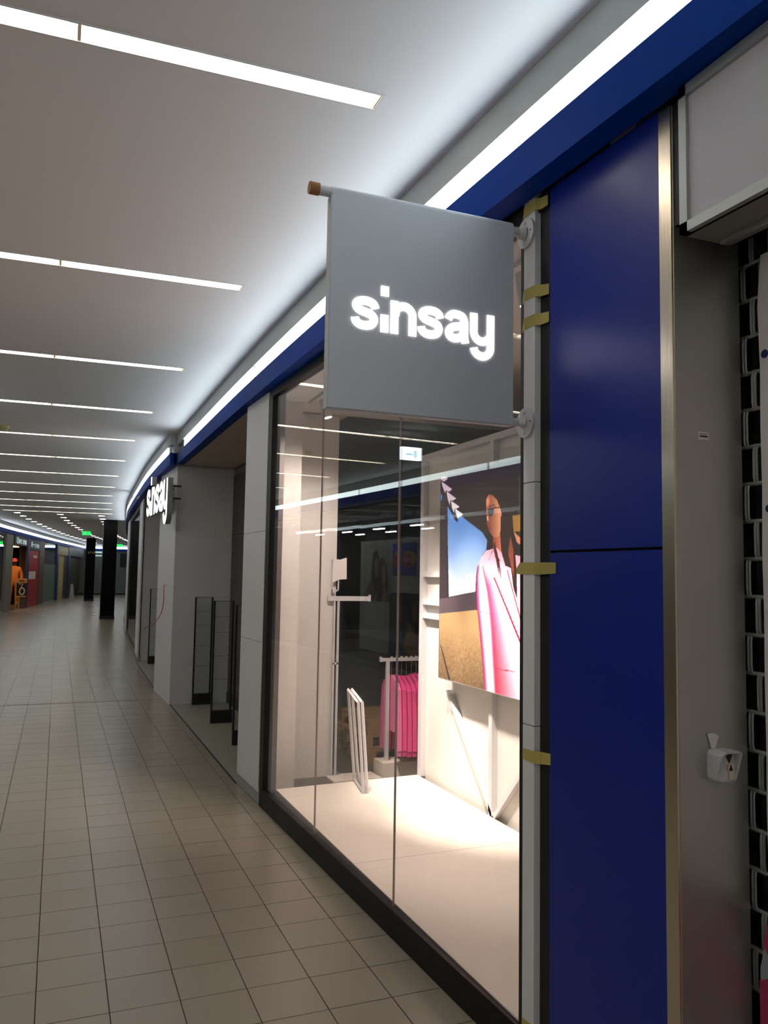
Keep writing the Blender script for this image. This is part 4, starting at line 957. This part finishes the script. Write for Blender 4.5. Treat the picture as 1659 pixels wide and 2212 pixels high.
# clothes rail with pink tops
cr = thing('clothes_rail', 'white clothes rail with square base behind the display partition', 'clothes rail', (3.3, 7.3, 0))
MB().box(2.925, 7.285, 1.078, 4.25, 7.315, 1.11).build('rail', M_POLE, cr)
MB().box(2.922, 7.28, 1.075, 2.935, 7.32, 1.122).build('rail_end', M_POLE, cr)
MB().box(2.985, 7.285, 0.14, 3.02, 7.315, 1.08).build('post', M_POLE, cr)
MB().box(4.1, 7.285, 0.14, 4.135, 7.315, 1.08).build('post', M_POLE, cr)
MB().box(2.92, 7.17, 0.0, 4.2, 7.42, 0.14).build('base', M_PLAT, cr)
def garment(i, x):
    far = i >= 2
    lab = ['pale pink sweatshirt at the front of the clothes rail', 'second pink sweatshirt on the clothes rail'][i] if i < 2 else 'pink sweatshirt hanging in the row on the clothes rail'
    t = thing('sweatshirt', lab, 'sweatshirt', (x, 7.3, 0.3), 'pink sweatshirts on the clothes rail')
    m = M_PINK2 if i == 0 else M_PINK
    j = random.uniform(-0.012, 0.012); th = 0.026
    zs = 0.925 + j; zh = 0.42 + j + (0.0 if i == 0 else -0.02)
    # body outline in y-z
    o = [(-0.035, zs + 0.02), (-0.16, zs - 0.05), (-0.19, zs - 0.09), (-0.19, zh), (0.19, zh), (0.19, zs - 0.09), (0.16, zs - 0.05), (0.035, zs + 0.02)]
    MB().prism([(x - th / 2, 7.3 + a, b) for a, b in o], (th, 0, 0)).build('torso', m, t)
    for s in (-1, 1):
        sl = [(0.15, zs - 0.04), (0.20, zs - 0.10), (0.225, zs - 0.35), (0.235, zs - 0.66), (0.155, zs - 0.66), (0.15, zs - 0.35), (0.135, zs - 0.14)]
        MB().prism([(x - th / 2 - 0.008, 7.3 + s * a, b) for a, b in sl], (th + 0.012, 0, 0)).build('sleeve', m, t)
        MB().prism([(x - th / 2 - 0.009, 7.3 + s * a, b) for a, b in ((0.16, zs - 0.66), (0.23, zs - 0.66), (0.225, zs - 0.71), (0.165, zs - 0.71))], (th + 0.014, 0, 0)).build('cuff', m, t)
    hk = [(x, 7.3, zs + 0.0), (x, 7.3, 1.085)] + [(x, 7.3 + 0.018 * math.sin(a) - 0.0, 1.11 + 0.014 * (1 - math.cos(a)) - 0.0) for a in np.linspace(0.3, 3.0, 5)]
    MB().tube([hk[0], (x, 7.3, 1.077)], 0.0025, 5).build('hanger_hook', M_ALU, t)
    MB().box(x - 0.006, 7.28, 1.1105, x + 0.006, 7.32, 1.122).build('hanger_clip', M_POLE, t)
for i in range(20): garment(i, 3.045 + i * 0.052)
# pallet stack
def pallet(z0, label, dx):
    t = thing('wooden_pallet', label, 'pallet', (3.45 + dx, 8.1, z0), 'stacked wooden pallets')
    for k in range(5): MB().box(2.95 + dx + 0.0, 7.75 + k * 0.2, z0 + 0.12, 4.1 + dx, 7.75 + k * 0.2 + 0.12, z0 + 0.142).build('deck_plank', M_WOOD, t)
    for yy in (7.75, 8.19, 8.56):
        for xx in (2.95, 3.45, 3.95): MB().box(xx + dx, yy, z0 + 0.022, xx + dx + 0.13, yy + 0.1, z0 + 0.12).build('block', M_WOOD, t)
    for yy in (7.75, 8.19, 8.56): MB().box(2.95 + dx, yy, z0, 4.1 + dx, yy + 0.1, z0 + 0.022).build('runner', M_WOOD, t)
pallet(0.0, 'lowest wooden pallet in the stack beside the pink tops', 0.0)
pallet(0.145, 'middle wooden pallet in the stack beside the pink tops', -0.04)
pallet(0.29, 'topmost wooden pallet in the stack beside the pink tops', 0.03)
# ================================================================== BLACK COLUMNS AND CEILING FITTINGS
def column(label, x0, x1, y0, y1, num):
    t = thing('column_%d' % num, label, None, ((x0 + x1) / 2, (y0 + y1) / 2, 0), kind='structure')
    MB().box(x0, y0, 0, x1, y1, ZC).build('cladding', M_COL, t)
    MB().box(x0 - 0.015, y0 - 0.015, 0, x1 + 0.015, y1 + 0.015, 0.12).build('base_trim', M_BLACK, t)
    return t
column('nearer square black column standing in the corridor', 1.61, 2.13, 33.6, 34.1, 1)
c2 = column('farther square black column with small gold lettering', 1.58, 2.13, 53.5, 54.0, 2)
gl = MB()
for k, (a, b) in enumerate(((0.0, 1.0), (0.14, 0.8), (0.28, 1.0), (0.40, 0.7))):
    gl.box(1.70 + a * 0.85, 53.485, 2.95, 1.70 + a * 0.85 + 0.035, 53.5, 2.95 + 0.12 * b)
    gl.box(1.70 + a * 0.85, 53.485, 2.95 + 0.09 * (k % 2), 1.70 + a * 0.85 + 0.085, 53.5, 2.95 + 0.09 * (k % 2) + 0.03)
gl.build('lettering', M_GOLD, c2)

dl = None
M_DOWN = emis('downlight_face', (1.0, 0.94, 0.86), 26.0)
rows = (('left', -1.43), ('middle', -0.01), ('right', 1.41))
ys = [31.4 + 1.86 * k for k in range(18)]
base = curve_fn([(31.4, 0), (37.1, 0.42), (44.4, 1.16), (49.8, 1.82), (56.9, 2.9), (65, 4.2)])
for nm, xo in rows:
    for k, y in enumerate(ys):
        x = xo + base(y)
        if x < LF(y) + 0.3 or x > RFB(y) - 0.25: continue
        lab = 'round recessed downlight in the %s row beyond the strip lights' % {'left': 'outer', 'middle': 'middle', 'right': 'inner'}[nm]
        if dl is None:
            t = thing('downlight', lab, 'downlight', (0, 0, 0), 'rows of round downlights')
            dl = t
            MB().tube([(0, 0, -0.002), (0, 0, 0)], [0.125, 0.13], 20).build('ring', M_FRAME, t)
            MB().poly([(0.11 * math.cos(a), -0.11 * math.sin(a), -0.003) for a in np.linspace(0, 2 * math.pi, 13)[:-1]]).build('lamp_face', M_DOWN, t)
            t.location = (x, y, ZC)
        else:
            t = copy_tree(dl, (x, y, ZC), label=lab)
        t['group'] = 'rows of round downlights'

def exit_sign(label, x, y, z, face, w=0.36, pict=None):
    t = thing('exit_sign', label, 'exit sign', (x, y, z))
    MB().box(x - w / 2, y - 0.03, z, x + w / 2, y + 0.03, z + 0.18).build('box', face, t)
    MB().box(x - w / 2 - 0.01, y - 0.035, z + 0.175, x + w / 2 + 0.01, y + 0.035, z + 0.2).build('housing', M_PLASTIC, t)
    mn = MB()
    mn.box(x - 0.08, y - 0.034, z + 0.03, x - 0.03, y - 0.03, z + 0.13); mn.box(x - 0.02, y - 0.034, z + 0.06, x + 0.10, y - 0.03, z + 0.09)
    mn.build('pictogram', pict or mat('exit_pictogram', S(225, 240, 228), 0.5), t)
    MB().tube([(x, y, z + 0.2), (x, y, ZC)], 0.008, 6).build('hanger', M_PLASTIC, t)
exit_sign('green exit sign hanging above the farther column', 1.25, 43.0, 3.66, M_GREEN, 0.4)
exit_sign('green exit sign hanging at the bend, right of the nearer column', 3.95, 60.0, 3.6, M_GREEN, 0.45)
exit_sign('glaring white exit sign seen mirrored in the window glass', -1.4, 9.9, 3.50, M_WHITEE, 0.30, emis('pale_pictogram', (0.5, 0.8, 0.9), 5.0))
sd = thing('smoke_detector', 'small yellowish detector on the ceiling at the left edge', 'smoke detector', (-0.81, 12.4, ZC - 0.07))
MB().tube([(-0.81, 12.4, ZC), (-0.81, 12.4, ZC - 0.03), (-0.81, 12.4, ZC - 0.065)], [0.09, 0.085, 0.055], 16).build('body', mat('yellowed_plastic', S(178, 170, 108), 0.6), sd)
MB().tube([(-0.81, 12.4, ZC - 0.065), (-0.81, 12.4, ZC - 0.075)], 0.02, 10).build('sensor', M_PLASTIC, sd)

# ================================================================== LEFT SIDE SHOPS
def lp(y, off, z): return (LF(y) - off, y, z)
def lbox(mb, y0, y1, o0, o1, z0, z1):
    return mb.hexa([lp(y0, o1, z0), lp(y0, o0, z0), lp(y1, o0, z0), lp(y1, o1, z0), lp(y0, o1, z1), lp(y0, o0, z1), lp(y1, o0, z1), lp(y1, o1, z1)])
def left_glass(n, label, y0, y1, step, z1=3.4):
    t = thing('window_%d' % n, label, None, lp((y0 + y1) / 2, 0.1, 0), kind='structure')
    lbox(MB(), y0, y1, 0.08, 0.14, 0.0, 0.1).build('plinth', M_ALU, t)
    lbox(MB(), y0, y1, 0.08, 0.14, z1, 3.47).build('head_rail', M_NAVY, t)
    k = int(round((y1 - y0) / step))
    for i in range(k):
        a = y0 + i * (y1 - y0) / k; b = y0 + (i + 1) * (y1 - y0) / k
        lbox(MB(), a + 0.004, b - 0.004, 0.105, 0.115, 0.1, z1).build('window_pane', M_GLASS, t)
    return t
def lpost(label, y0, y1, m, o0=0.05, o1=0.16, name='pillar'):
    struct(lbox(MB(), y0, y1, o0, o1, 0, 3.47).build(name, m), label)
# near stretch, seen in reflection
struct(lbox(MB(), -16, 4.5, 0.08, 0.2, 0, 3.47).build('wall_left', M_WALLW), 'unseen shopfront across the corridor, made pale to bounce light on the panels')  # unseen stretch, made pale to brighten pilaster, blue panels and box sign
struct(lbox(MB(), 4.5, 10, 0.08, 0.2, 0, 3.47).build('wall_left', M_DARKW), 'dark closed shopfront across from the blue panel')
left_glass(3, 'glass front of the brightly dressed shop across the corridor', 10.2, 22.0, 1.5)
lpost('grey pillar across the corridor before the mirrored shop', 9.9, 10.2, M_STEEL)
lpost('grey pillar across the corridor after the mirrored shop', 22.0, 22.35, M_STEEL)
struct(lbox(MB(), 22.35, 33.0, 0.08, 0.2, 0, 3.47).build('wall_left', M_DARKW), 'dark closed shopfront across from the second entrance')
# room behind the mirrored shop
struct(MB().box(-7.2, 9.9, -0.02, -3.42, 22.4, 0.0).build('floor_opposite', M_DARKF), 'floor of the shop across the corridor')
struct(MB().box(-7.3, 9.9, 0, -7.2, 22.4, 3.4).build('wall_opposite', M_DARKW), 'back wall of the shop across the corridor')
struct(MB().box(-7.3, 9.9, 3.35, -3.5, 22.4, 3.4).build('ceiling_opposite', M_DARKW), 'dark ceiling of the shop across the corridor')
struct(MB().box(-7.2, 22.3, 0, -3.5, 22.4, 3.4).build('wall_opposite', M_DARKW), 'far partition of the shop across the corridor')
struct(MB().box(-7.2, 9.9, 0, -3.5, 10.0, 3.4).build('wall_opposite', M_DARKW), 'near partition of the shop across the corridor')
struct(MB().box(-5.15, 16.2, 0.0, -5.05, 19.5, 2.78).build('wall_opposite', M_WALLW), 'pale poster wall inside the shop across the corridor')
# posters over there
def woman_polys():
    return [([(0.30, 0.0), (0.25, 0.5), (0.36, 0.95), (0.55, 1.12), (0.78, 1.0), (0.84, 0.5), (0.9, 0.0)], (62, 50, 48)),
            ([(0.42, 0.45), (0.40, 0.75), (0.50, 0.92), (0.62, 0.86), (0.64, 0.62), (0.54, 0.42)], (176, 140, 124)),
            ([(0.62, 0.2), (0.68, 0.9), (0.88, 1.3), (1.12, 1.22), (1.22, 0.8), (1.2, 0.2)], (58, 46, 46)),
            ([(0.84, 0.62), (0.82, 0.95), (0.93, 1.12), (1.04, 1.05), (1.06, 0.78), (0.96, 0.6)], (184, 146, 130)),
            ([(0.1, 0.0), (0.2, 0.25), (0.5, 0.36), (0.6, 0.0)], (150, 130, 128)),
            ([(0.95, 0.0), (1.0, 0.42), (1.3, 0.52), (1.5, 0.3), (1.6, 0.0)], (128, 104, 106))]
wpst = thing('wall_poster', 'sepia poster of two long-haired women mirrored in the window', 'poster', (-5.04, 18.4, 1.2))
U, V, img = paint(woman_polys(), 1.65, 0.0, 1.4, 0.02, (186, 194, 194))
grid_obj('print', U, V, img, lambda u, v: (-5.045, 17.6 + u, 1.25 + v), 0, wpst, 0.6)
wps2 = thing('window_poster', 'large fashion poster of two women low in the mirrored shop window', 'poster', (-3.55, 14.0, 0.2))
def wp2():
    return [([(0.2, 0.0), (0.3, 0.8), (0.5, 1.25), (0.75, 1.2), (0.8, 0.0)], (70, 52, 50)), ([(0.45, 0.85), (0.43, 1.08), (0.55, 1.18), (0.64, 1.05), (0.6, 0.86)], (170, 126, 112)),
            ([(0.9, 0.3), (0.95, 1.1), (1.15, 1.3), (1.4, 1.2), (1.45, 0.3)], (62, 46, 48)), ([(1.08, 0.8), (1.06, 1.05), (1.17, 1.16), (1.27, 1.05), (1.24, 0.82)], (172, 130, 116)),
            ([(0.3, 0.5), (0.75, 0.8), (1.0, 0.3), (0.7, 0.2)], (196, 160, 70)), ([(0.25, 0.3), (0.35, 0.6), (0.6, 0.5), (0.6, 0.1)], (190, 150, 160)),
            ([(0.9, 0.0), (1.0, 0.5), (1.4, 0.6), (1.5, 0.0)], (70, 60, 130)), ([(0.4, 0.0), (0.5, 0.3), (0.7, 0.3), (0.75, 0.0)], (196, 160, 60)), ([(0.1, 0.0), (0.15, 0.3), (0.4, 0.2), (0.4, 0.0)], (80, 110, 170))]
U, V, img = paint(wp2(), 1.6, 0.0, 1.35, 0.02, (60, 62, 70))
grid_obj('print', U, V, img, lambda u, v: (-3.56, 13.2 + u, 0.2 + v), 0, wps2, 0.6)
MB().box(-3.58, 13.2, 0.0, -3.565, 14.8, 1.56).build('board', M_BLACK, wps2)
for lab, y0, w in (('blue flag with red oval and yellow ring, nearer one mirrored in glass', 16.35, 0.75), ('narrow blue flag beside the poster, mirrored in glass', 17.25, 0.3)):
    t = thing('shop_flag', lab, 'flag', (-5.0, y0 + w / 2, 1.9), 'blue flags mirrored in the window')
    MB().box(-5.02, y0, 1.9, -5.01, y0 + w, 2.67).build('cloth', mat('flag_blue', S(40, 56, 180), 0.7), t)
    cy_, cz_ = (y0 + w * 0.5, 2.28); rw = 0.30 if w > 0.5 else 0.13
    MB().poly([(-5.006, cy_ - 0.02 + rw * 1.05 * math.cos(a), cz_ + 0.01 + 0.19 * math.sin(a)) for a in np.linspace(0, 2 * math.pi, 25)[:-1]]).build('yellow_ring', mat('flag_yellow', S(236, 200, 50), 0.7), t)
    MB().poly([(-5.004, cy_ + 0.02 + rw * 0.88 * math.cos(a), cz_ - 0.005 + 0.15 * math.sin(a)) for a in np.linspace(0, 2 * math.pi, 25)[:-1]]).build('red_oval', mat('flag_red', S(206, 40, 50), 0.7), t)
    if w > 0.5:
        k_ = 0.115
        stroke_text('PEPCO', lambda u, v: (-5.003, cy_ - 0.235 + u * k_, cz_ - 0.06 + v * 0.11), (0.003, 0, 0), 0.19).build('lettering', mat('flag_white', S(240, 240, 240), 0.6), t)
for i in range(7):
    y = 15.6 + i * 0.95; x = -5.4 if i % 2 else -4.6
    t = thing('shop_lamp', 'short white tube lamp inside the mirrored shop, %s along' % ORD[i + 1], 'lamp', (x, y, 2.98), 'lamps of the mirrored shop')
    MB().box(x - 0.03, y - 0.25, 3.0, x + 0.03, y + 0.25, 3.02).build('tube', emis('tube_lamp', (1, 0.97, 0.92), 40.0), t)
    MB().box(x - 0.035, y - 0.26, 3.02, x + 0.035, y + 0.26, 3.05).build('body', M_FRAME, t)
    MB().tube([(x, y, 3.05), (x, y, 3.35)], 0.006, 6).build('hanger', M_FRAME, t)

# visible far row
left_glass(4, 'glass shopfront cut by the left edge of the picture', 33.0, 38.5, 1.4)
struct(lbox(MB(), 33.0, 38.6, 1.6, 1.7, 0, 3.4).build('wall_left', mat('dim_red_brown', S(110, 60, 58), 0.8)), 'dim red-brown interior behind the far glass shopfront')
lpost('brushed steel pillar left of the orange mannequin', 38.5, 40.1, mat('dull_pillar', S(128, 126, 116), 0.5))
# warm lit shop
ws = thing('wall_left', 'warm lit shop interior with beige boards behind the mannequin', None, lp(42, 1.5, 0), kind='structure')
MB().box(-4.2, 46.2, 0, -1.86, 46.3, 3.4).build('back', mat('dark_shop_back', S(54, 28, 26), 0.8), ws)
MB().box(-1.80, 46.0, 0, -1.30, 46.1, 3.4).build('beige_board', M_BEIGE, ws)
MB().box(-1.88, 45.9, 0, -1.82, 46.1, 2.95).build('door_edge', mat('pale_door_edge', S(190, 178, 140), 0.6), ws)
MB().box(-4.2, 40.2, 0, -4.1, 46.2, 3.4).build('side', mat('dark_shop_back', S(54, 28, 26), 0.8), ws)
lbox(MB(), 40.2, 43.7, 0.25, 2.2, 3.0, 3.05).build('soffit', mat('shop_soffit', S(120, 112, 98), 0.8), ws)
wl = thing('shop_lamp', 'warm lamp panel hidden above the orange mannequin', 'lamp', lp(42.2, 0.8, 2.95))
lbox(MB(), 40.8, 43.0, 0.3, 0.8, 2.96, 2.98).build('panel', emis('warm_panel', (1.0, 0.66, 0.36), 7.0), wl)
def shop_sign(label, y0, y1, z0, z1, txt, m_bg, m_tx, size, off=0.03, u0=0.1, wt=0.17):
    t = thing('shop_sign', label, 'shop sign', lp((y0 + y1) / 2, off, z0), 'signs over the far shops')
    lbox(MB(), y0, y1, off, off + 0.1, z0, z1).build('panel', m_bg, t)
    L = y1 - y0; zc = (z0 + z1) / 2 - size / 2
    st_ = (L * (1 - 2 * u0)) / (0.85 * len(txt))
    stroke_text(txt, lambda u, v: lp(y0 + u0 * L + u * st_, off - 0.008, zc + v * size), (0.006, 0, 0), wt).build('lettering', m_tx, t)
shop_sign('dark shop sign with pale letters over the orange mannequin', 40.3, 43.7, 3.02, 3.46, 'Uecem', M_SIGNDK, M_SIGNWH, 0.3, u0=0.12, wt=0.24)
lpost('navy post between the mannequin shop and the red front', 43.75, 44.3, M_NAVY, 0.02, 0.1)
struct(lbox(MB(), 44.3, 47.5, 0.06, 0.12, 0, 2.9).build('door_1', M_RED), 'red boarded shopfront with a white notice')
shop_sign('small dark sign with white letters over the red shopfront', 44.3, 47.5, 2.9, 3.44, 'H-ceo', mat('dark_navy_sign', S(34, 34, 60), 0.5), M_SIGNWH, 0.28, off=0.02, wt=0.2)
pn = lbox(MB(), 44.5, 46.6, 0.05, 0.058, 1.40, 1.80).build('paper_notice', M_PAPER); tag(pn, 'white paper notice stuck on the red shopfront', 'notice')
pn = lbox(MB(), 45.7, 46.9, 0.05, 0.058, 2.50, 2.64).build('paper_notice', M_PAPER); tag(pn, 'small white lettering strip high on the red shopfront', 'notice')
lpost('brown pillar right of the red shopfront', 47.5, 49.2, M_BROWN, 0.02, 0.12)
fg = thing('window_5', 'shop window with frosted lower half beyond the red front', None, lp(51.5, 0.1, 0), kind='structure')
lbox(MB(), 49.3, 54.1, 0.10, 0.11, 0.05, 2.2).build('frosted_pane', M_FROST, fg)
lbox(MB(), 49.3, 54.1, 0.10, 0.11, 2.2, 3.46).build('clear_pane', M_GLASS, fg)
lbox(MB(), 49.3, 54.1, 0.08, 0.13, 0.0, 0.05).build('sill', M_ALU, fg)
lbox(MB(), 49.3, 54.1, 1.0, 1.1, 0.0, 3.4).build('inner_wall', mat('dim_inner_wall', S(58, 60, 58), 0.8), fg)
lpost('navy post at the end of the frosted window', 54.1, 54.8, M_NAVY, 0.02, 0.1)
struct(lbox(MB(), 54.8, 57.6, 0.15, 0.25, 0, 3.46).build('wall_left', M_CREAM), 'cream wall recess between two navy posts')
csb = lbox(MB(), 54.9, 58.6, 0.03, 0.13, 2.86, 3.42).build('sign_box', mat('cream_box', S(190, 186, 148), 0.6)); tag(csb, 'blank cream box sign above the cream wall recess', 'shop sign')
lpost('dark pillar right of the cream wall', 57.6, 58.8, mat('dark_pillar', S(70, 64, 58), 0.5), 0.14, 0.25)
lpost('navy post left of the grey lettered shutter shop', 58.8, 59.6, M_NAVY, 0.02, 0.1)
gs = thing('roller_shutter', 'dark olive roller shutter under the grey lettered sign', 'shutter', lp(62, 0.2, 0)); me = None
for i in range(24):
    lbox(MB(), 59.6, 67.0, 0.30 + 0.0, 0.33, 0.02 + i * 0.118, 0.02 + i * 0.118 + 0.108).build('slat', M_OLIVE, gs)
lbox(MB(), 59.6, 67.0, 0.33, 0.36, 0.0, 2.86).build('backing', M_BLACK, gs)
shop_sign('dark sign with dull grey GEOX letters over the shutter', 59.6, 67.0, 2.88, 3.46, 'GEOX', M_SIGNDK, mat('dull_letters', S(128, 132, 130), 0.5), 0.34, u0=0.3, wt=0.2)
# floor-standing things
ab = thing('floor_sign', 'white folding floor sign in front of the dark shutter', 'floor sign', (0.95, 58.0, 0), None)
for s in (-1, 1):
    MB().prism([(0.79, 58.0 + s * 0.22, 0), (1.09, 58.0 + s * 0.22, 0), (1.0, 58.0 + s * 0.02, 0.95), (0.84, 58.0 + s * 0.02, 0.95)], (0, s * 0.02, 0)).build('board', mat('white_board', S(176, 170, 164), 0.6), ab)
MB().box(0.85, 57.99, 0.93, 0.99, 58.01, 0.96).build('hinge', M_PLASTIC, ab)
pd = thing('promo_stand', 'black floor stand showing a pale number 70 beside the mannequin', 'promo stand', (-1.62, 42.9, 0))
MB().box(-1.82, 42.89, 0.62, -1.38, 42.93, 1.24).build('sign_board', mat('black_board', S(24, 16, 20), 0.6), pd)
MB().box(-1.82, 42.88, 1.24, -1.36, 42.94, 1.46).build('header', mat('orange_header', S(196, 140, 84), 0.6), pd)
MB().box(-1.72, 42.875, 1.31, -1.46, 42.88, 1.36).build('header_text', mat('dark_brown_text', S(60, 30, 24), 0.6), pd)
MB().box(-1.84, 42.87, 0.56, -1.38, 42.94, 0.62).build('shelf', mat('tan_frame', S(196, 160, 104), 0.6), pd)
MB().box(-1.86, 42.88, 0.0, -1.82, 42.94, 1.24).build('leg', mat('tan_frame', S(196, 160, 104), 0.6), pd)
MB().box(-1.70, 42.88, 0.0, -1.66, 42.94, 0.56).build('leg', mat('tan_frame', S(196, 160, 104), 0.6), pd)
MB().box(-1.66, 42.92, 0.0, -1.40, 42.95, 0.56).build('lower_panel', mat('brown_panel', S(96, 74, 52), 0.6), pd)
stroke_text('7', lambda u, v: (-1.74 + u * 0.3, 42.885, 0.92 + v * 0.3), (0, -0.006, 0), 0.13).build('digit', mat('pale_digit', S(220, 206, 170), 0.6), pd)
stroke_text('0', lambda u, v: (-1.70 + u * 0.34, 42.882, 0.66 + v * 0.36), (0, -0.006, 0), 0.15).build('digit', mat('pale_digit', S(220, 206, 170), 0.6), pd)

# mannequin in orange tracksuit
def mannequin(loc, hgt):
    t = thing('mannequin', 'mannequin in an orange tracksuit and red cap inside the warm lit shop', 'mannequin', loc)
    V_ = {'pel': (0, 0, .53, .095), 'wst': (0, 0, .62, .085), 'chs': (0, 0, .74, .10), 'nck': (0, 0, .835, .035), 'hd0': (0, -.005, .875, .05), 'hd1': (0, -.005, .935, .056), 'hd2': (0, 0, .975, .04)}
    E_ = [('pel', 'wst'), ('wst', 'chs'), ('chs', 'nck'), ('nck', 'hd0'), ('hd0', 'hd1'), ('hd1', 'hd2')]
    for s, n in ((-1, 'l'), (1, 'r')):
        V_.update({'sh' + n: (s * .105, 0, .79, .05), 'el' + n: (s * .15, .01, .63, .042), 'wr' + n: (s * .145, -.04, .50, .032), 'hn' + n: (s * .14, -.05, .455, .022), 'hp' + n: (s * .055, 0, .47, .07), 'kn' + n: (s * .065, -.02 if s < 0 else .01, .27, .055), 'an' + n: (s * .07, 0, .05, .042), 'to' + n: (s * .075, -.07, .02, .028)})
        E_ += [('chs', 'sh' + n), ('sh' + n, 'el' + n), ('el' + n, 'wr' + n), ('wr' + n, 'hn' + n), ('pel', 'hp' + n), ('hp' + n, 'kn' + n), ('kn' + n, 'an' + n), ('an' + n, 'to' + n)]
    ks_ = list(V_); me = bpy.data.meshes.new('body')
    me.from_pydata([tuple(c * hgt for c in V_[k][:3]) for k in ks_], [(ks_.index(a), ks_.index(b)) for a, b in E_], [])
    m = mat('orange_tracksuit', S(226, 128, 48), 0.8)
    nt = m.node_tree; b = nt.nodes['Principled BSDF']; tc = nt.nodes.new('ShaderNodeTexCoord'); sp = nt.nodes.new('ShaderNodeSeparateXYZ'); rp = nt.nodes.new('ShaderNodeValToRGB')
    dv = nt.nodes.new('ShaderNodeMath'); dv.operation = 'DIVIDE'; dv.inputs[1].default_value = hgt
    nt.links.new(tc.outputs['Object'], sp.inputs[0]); nt.links.new(sp.outputs['Z'], dv.inputs[0]); nt.links.new(dv.outputs[0], rp.inputs[0]); nt.links.new(rp.outputs[0], b.inputs['Base Color'])
    r = rp.color_ramp; r.interpolation = 'CONSTANT'
    r.elements[0].position = 0; r.elements[0].color = (*S(225, 215, 205), 1); r.elements[1].position = 0.045; r.elements[1].color = (*S(226, 128, 48), 1)
    for pos, c in ((0.845, S(96, 54, 42)),):
        e = r.elements.new(pos); e.color = (*c, 1)
    me.materials.append(m)
    o = bpy.data.objects.new('body', me); COL.objects.link(o); o.parent = t
    sk = o.modifiers.new('skin', 'SKIN'); sk.use_smooth_shade = True
    if not me.skin_vertices: 
        bpy.context.view_layer.objects.active = o
    for i, k in enumerate(ks_):
        rad = V_[k][3] * hgt; me.skin_vertices[0].data[i].radius = (rad, rad * 0.85)
    me.skin_vertices[0].data[0].use_root = True
    sub = o.modifiers.new('sub', 'SUBSURF'); sub.levels = 1; sub.render_levels = 1
    WLOC[o.name] = Vector(loc)
    z = loc[2]; x, y = loc[0], loc[1]
    MB().tube([(x, y, z + .945 * hgt), (x, y, z + .985 * hgt), (x, y, z + 1.01 * hgt)], [.062 * hgt, .055 * hgt, .02 * hgt], 14).build('cap', mat('red_cap', S(206, 74, 70), 0.7), t)
    MB().prism([(x - .05 * hgt, y - .04 * hgt, z + .945 * hgt), (x + .05 * hgt, y - .04 * hgt, z + .945 * hgt), (x + .035 * hgt, y - .12 * hgt, z + .935 * hgt), (x - .035 * hgt, y - .12 * hgt, z + .935 * hgt)], (0, 0, 0.012)).build('cap_brim', mat('red_cap', S(206, 74, 70), 0.7), t)
    MB().box(x - 0.12 * hgt, y - 0.045 * hgt, z + .515 * hgt, x + .12 * hgt, y + .05 * hgt, z + .525 * hgt) if False else None
mannequin((-1.97, 43.3, 0.16), 2.25)
pd2 = MB().box(-2.5, 43.0, 0.0, -1.75, 43.9, 0.16).build('podium', mat('podium_tan', S(170, 120, 70), 0.6)); tag(pd2, 'low tan podium under the orange mannequin', 'podium')
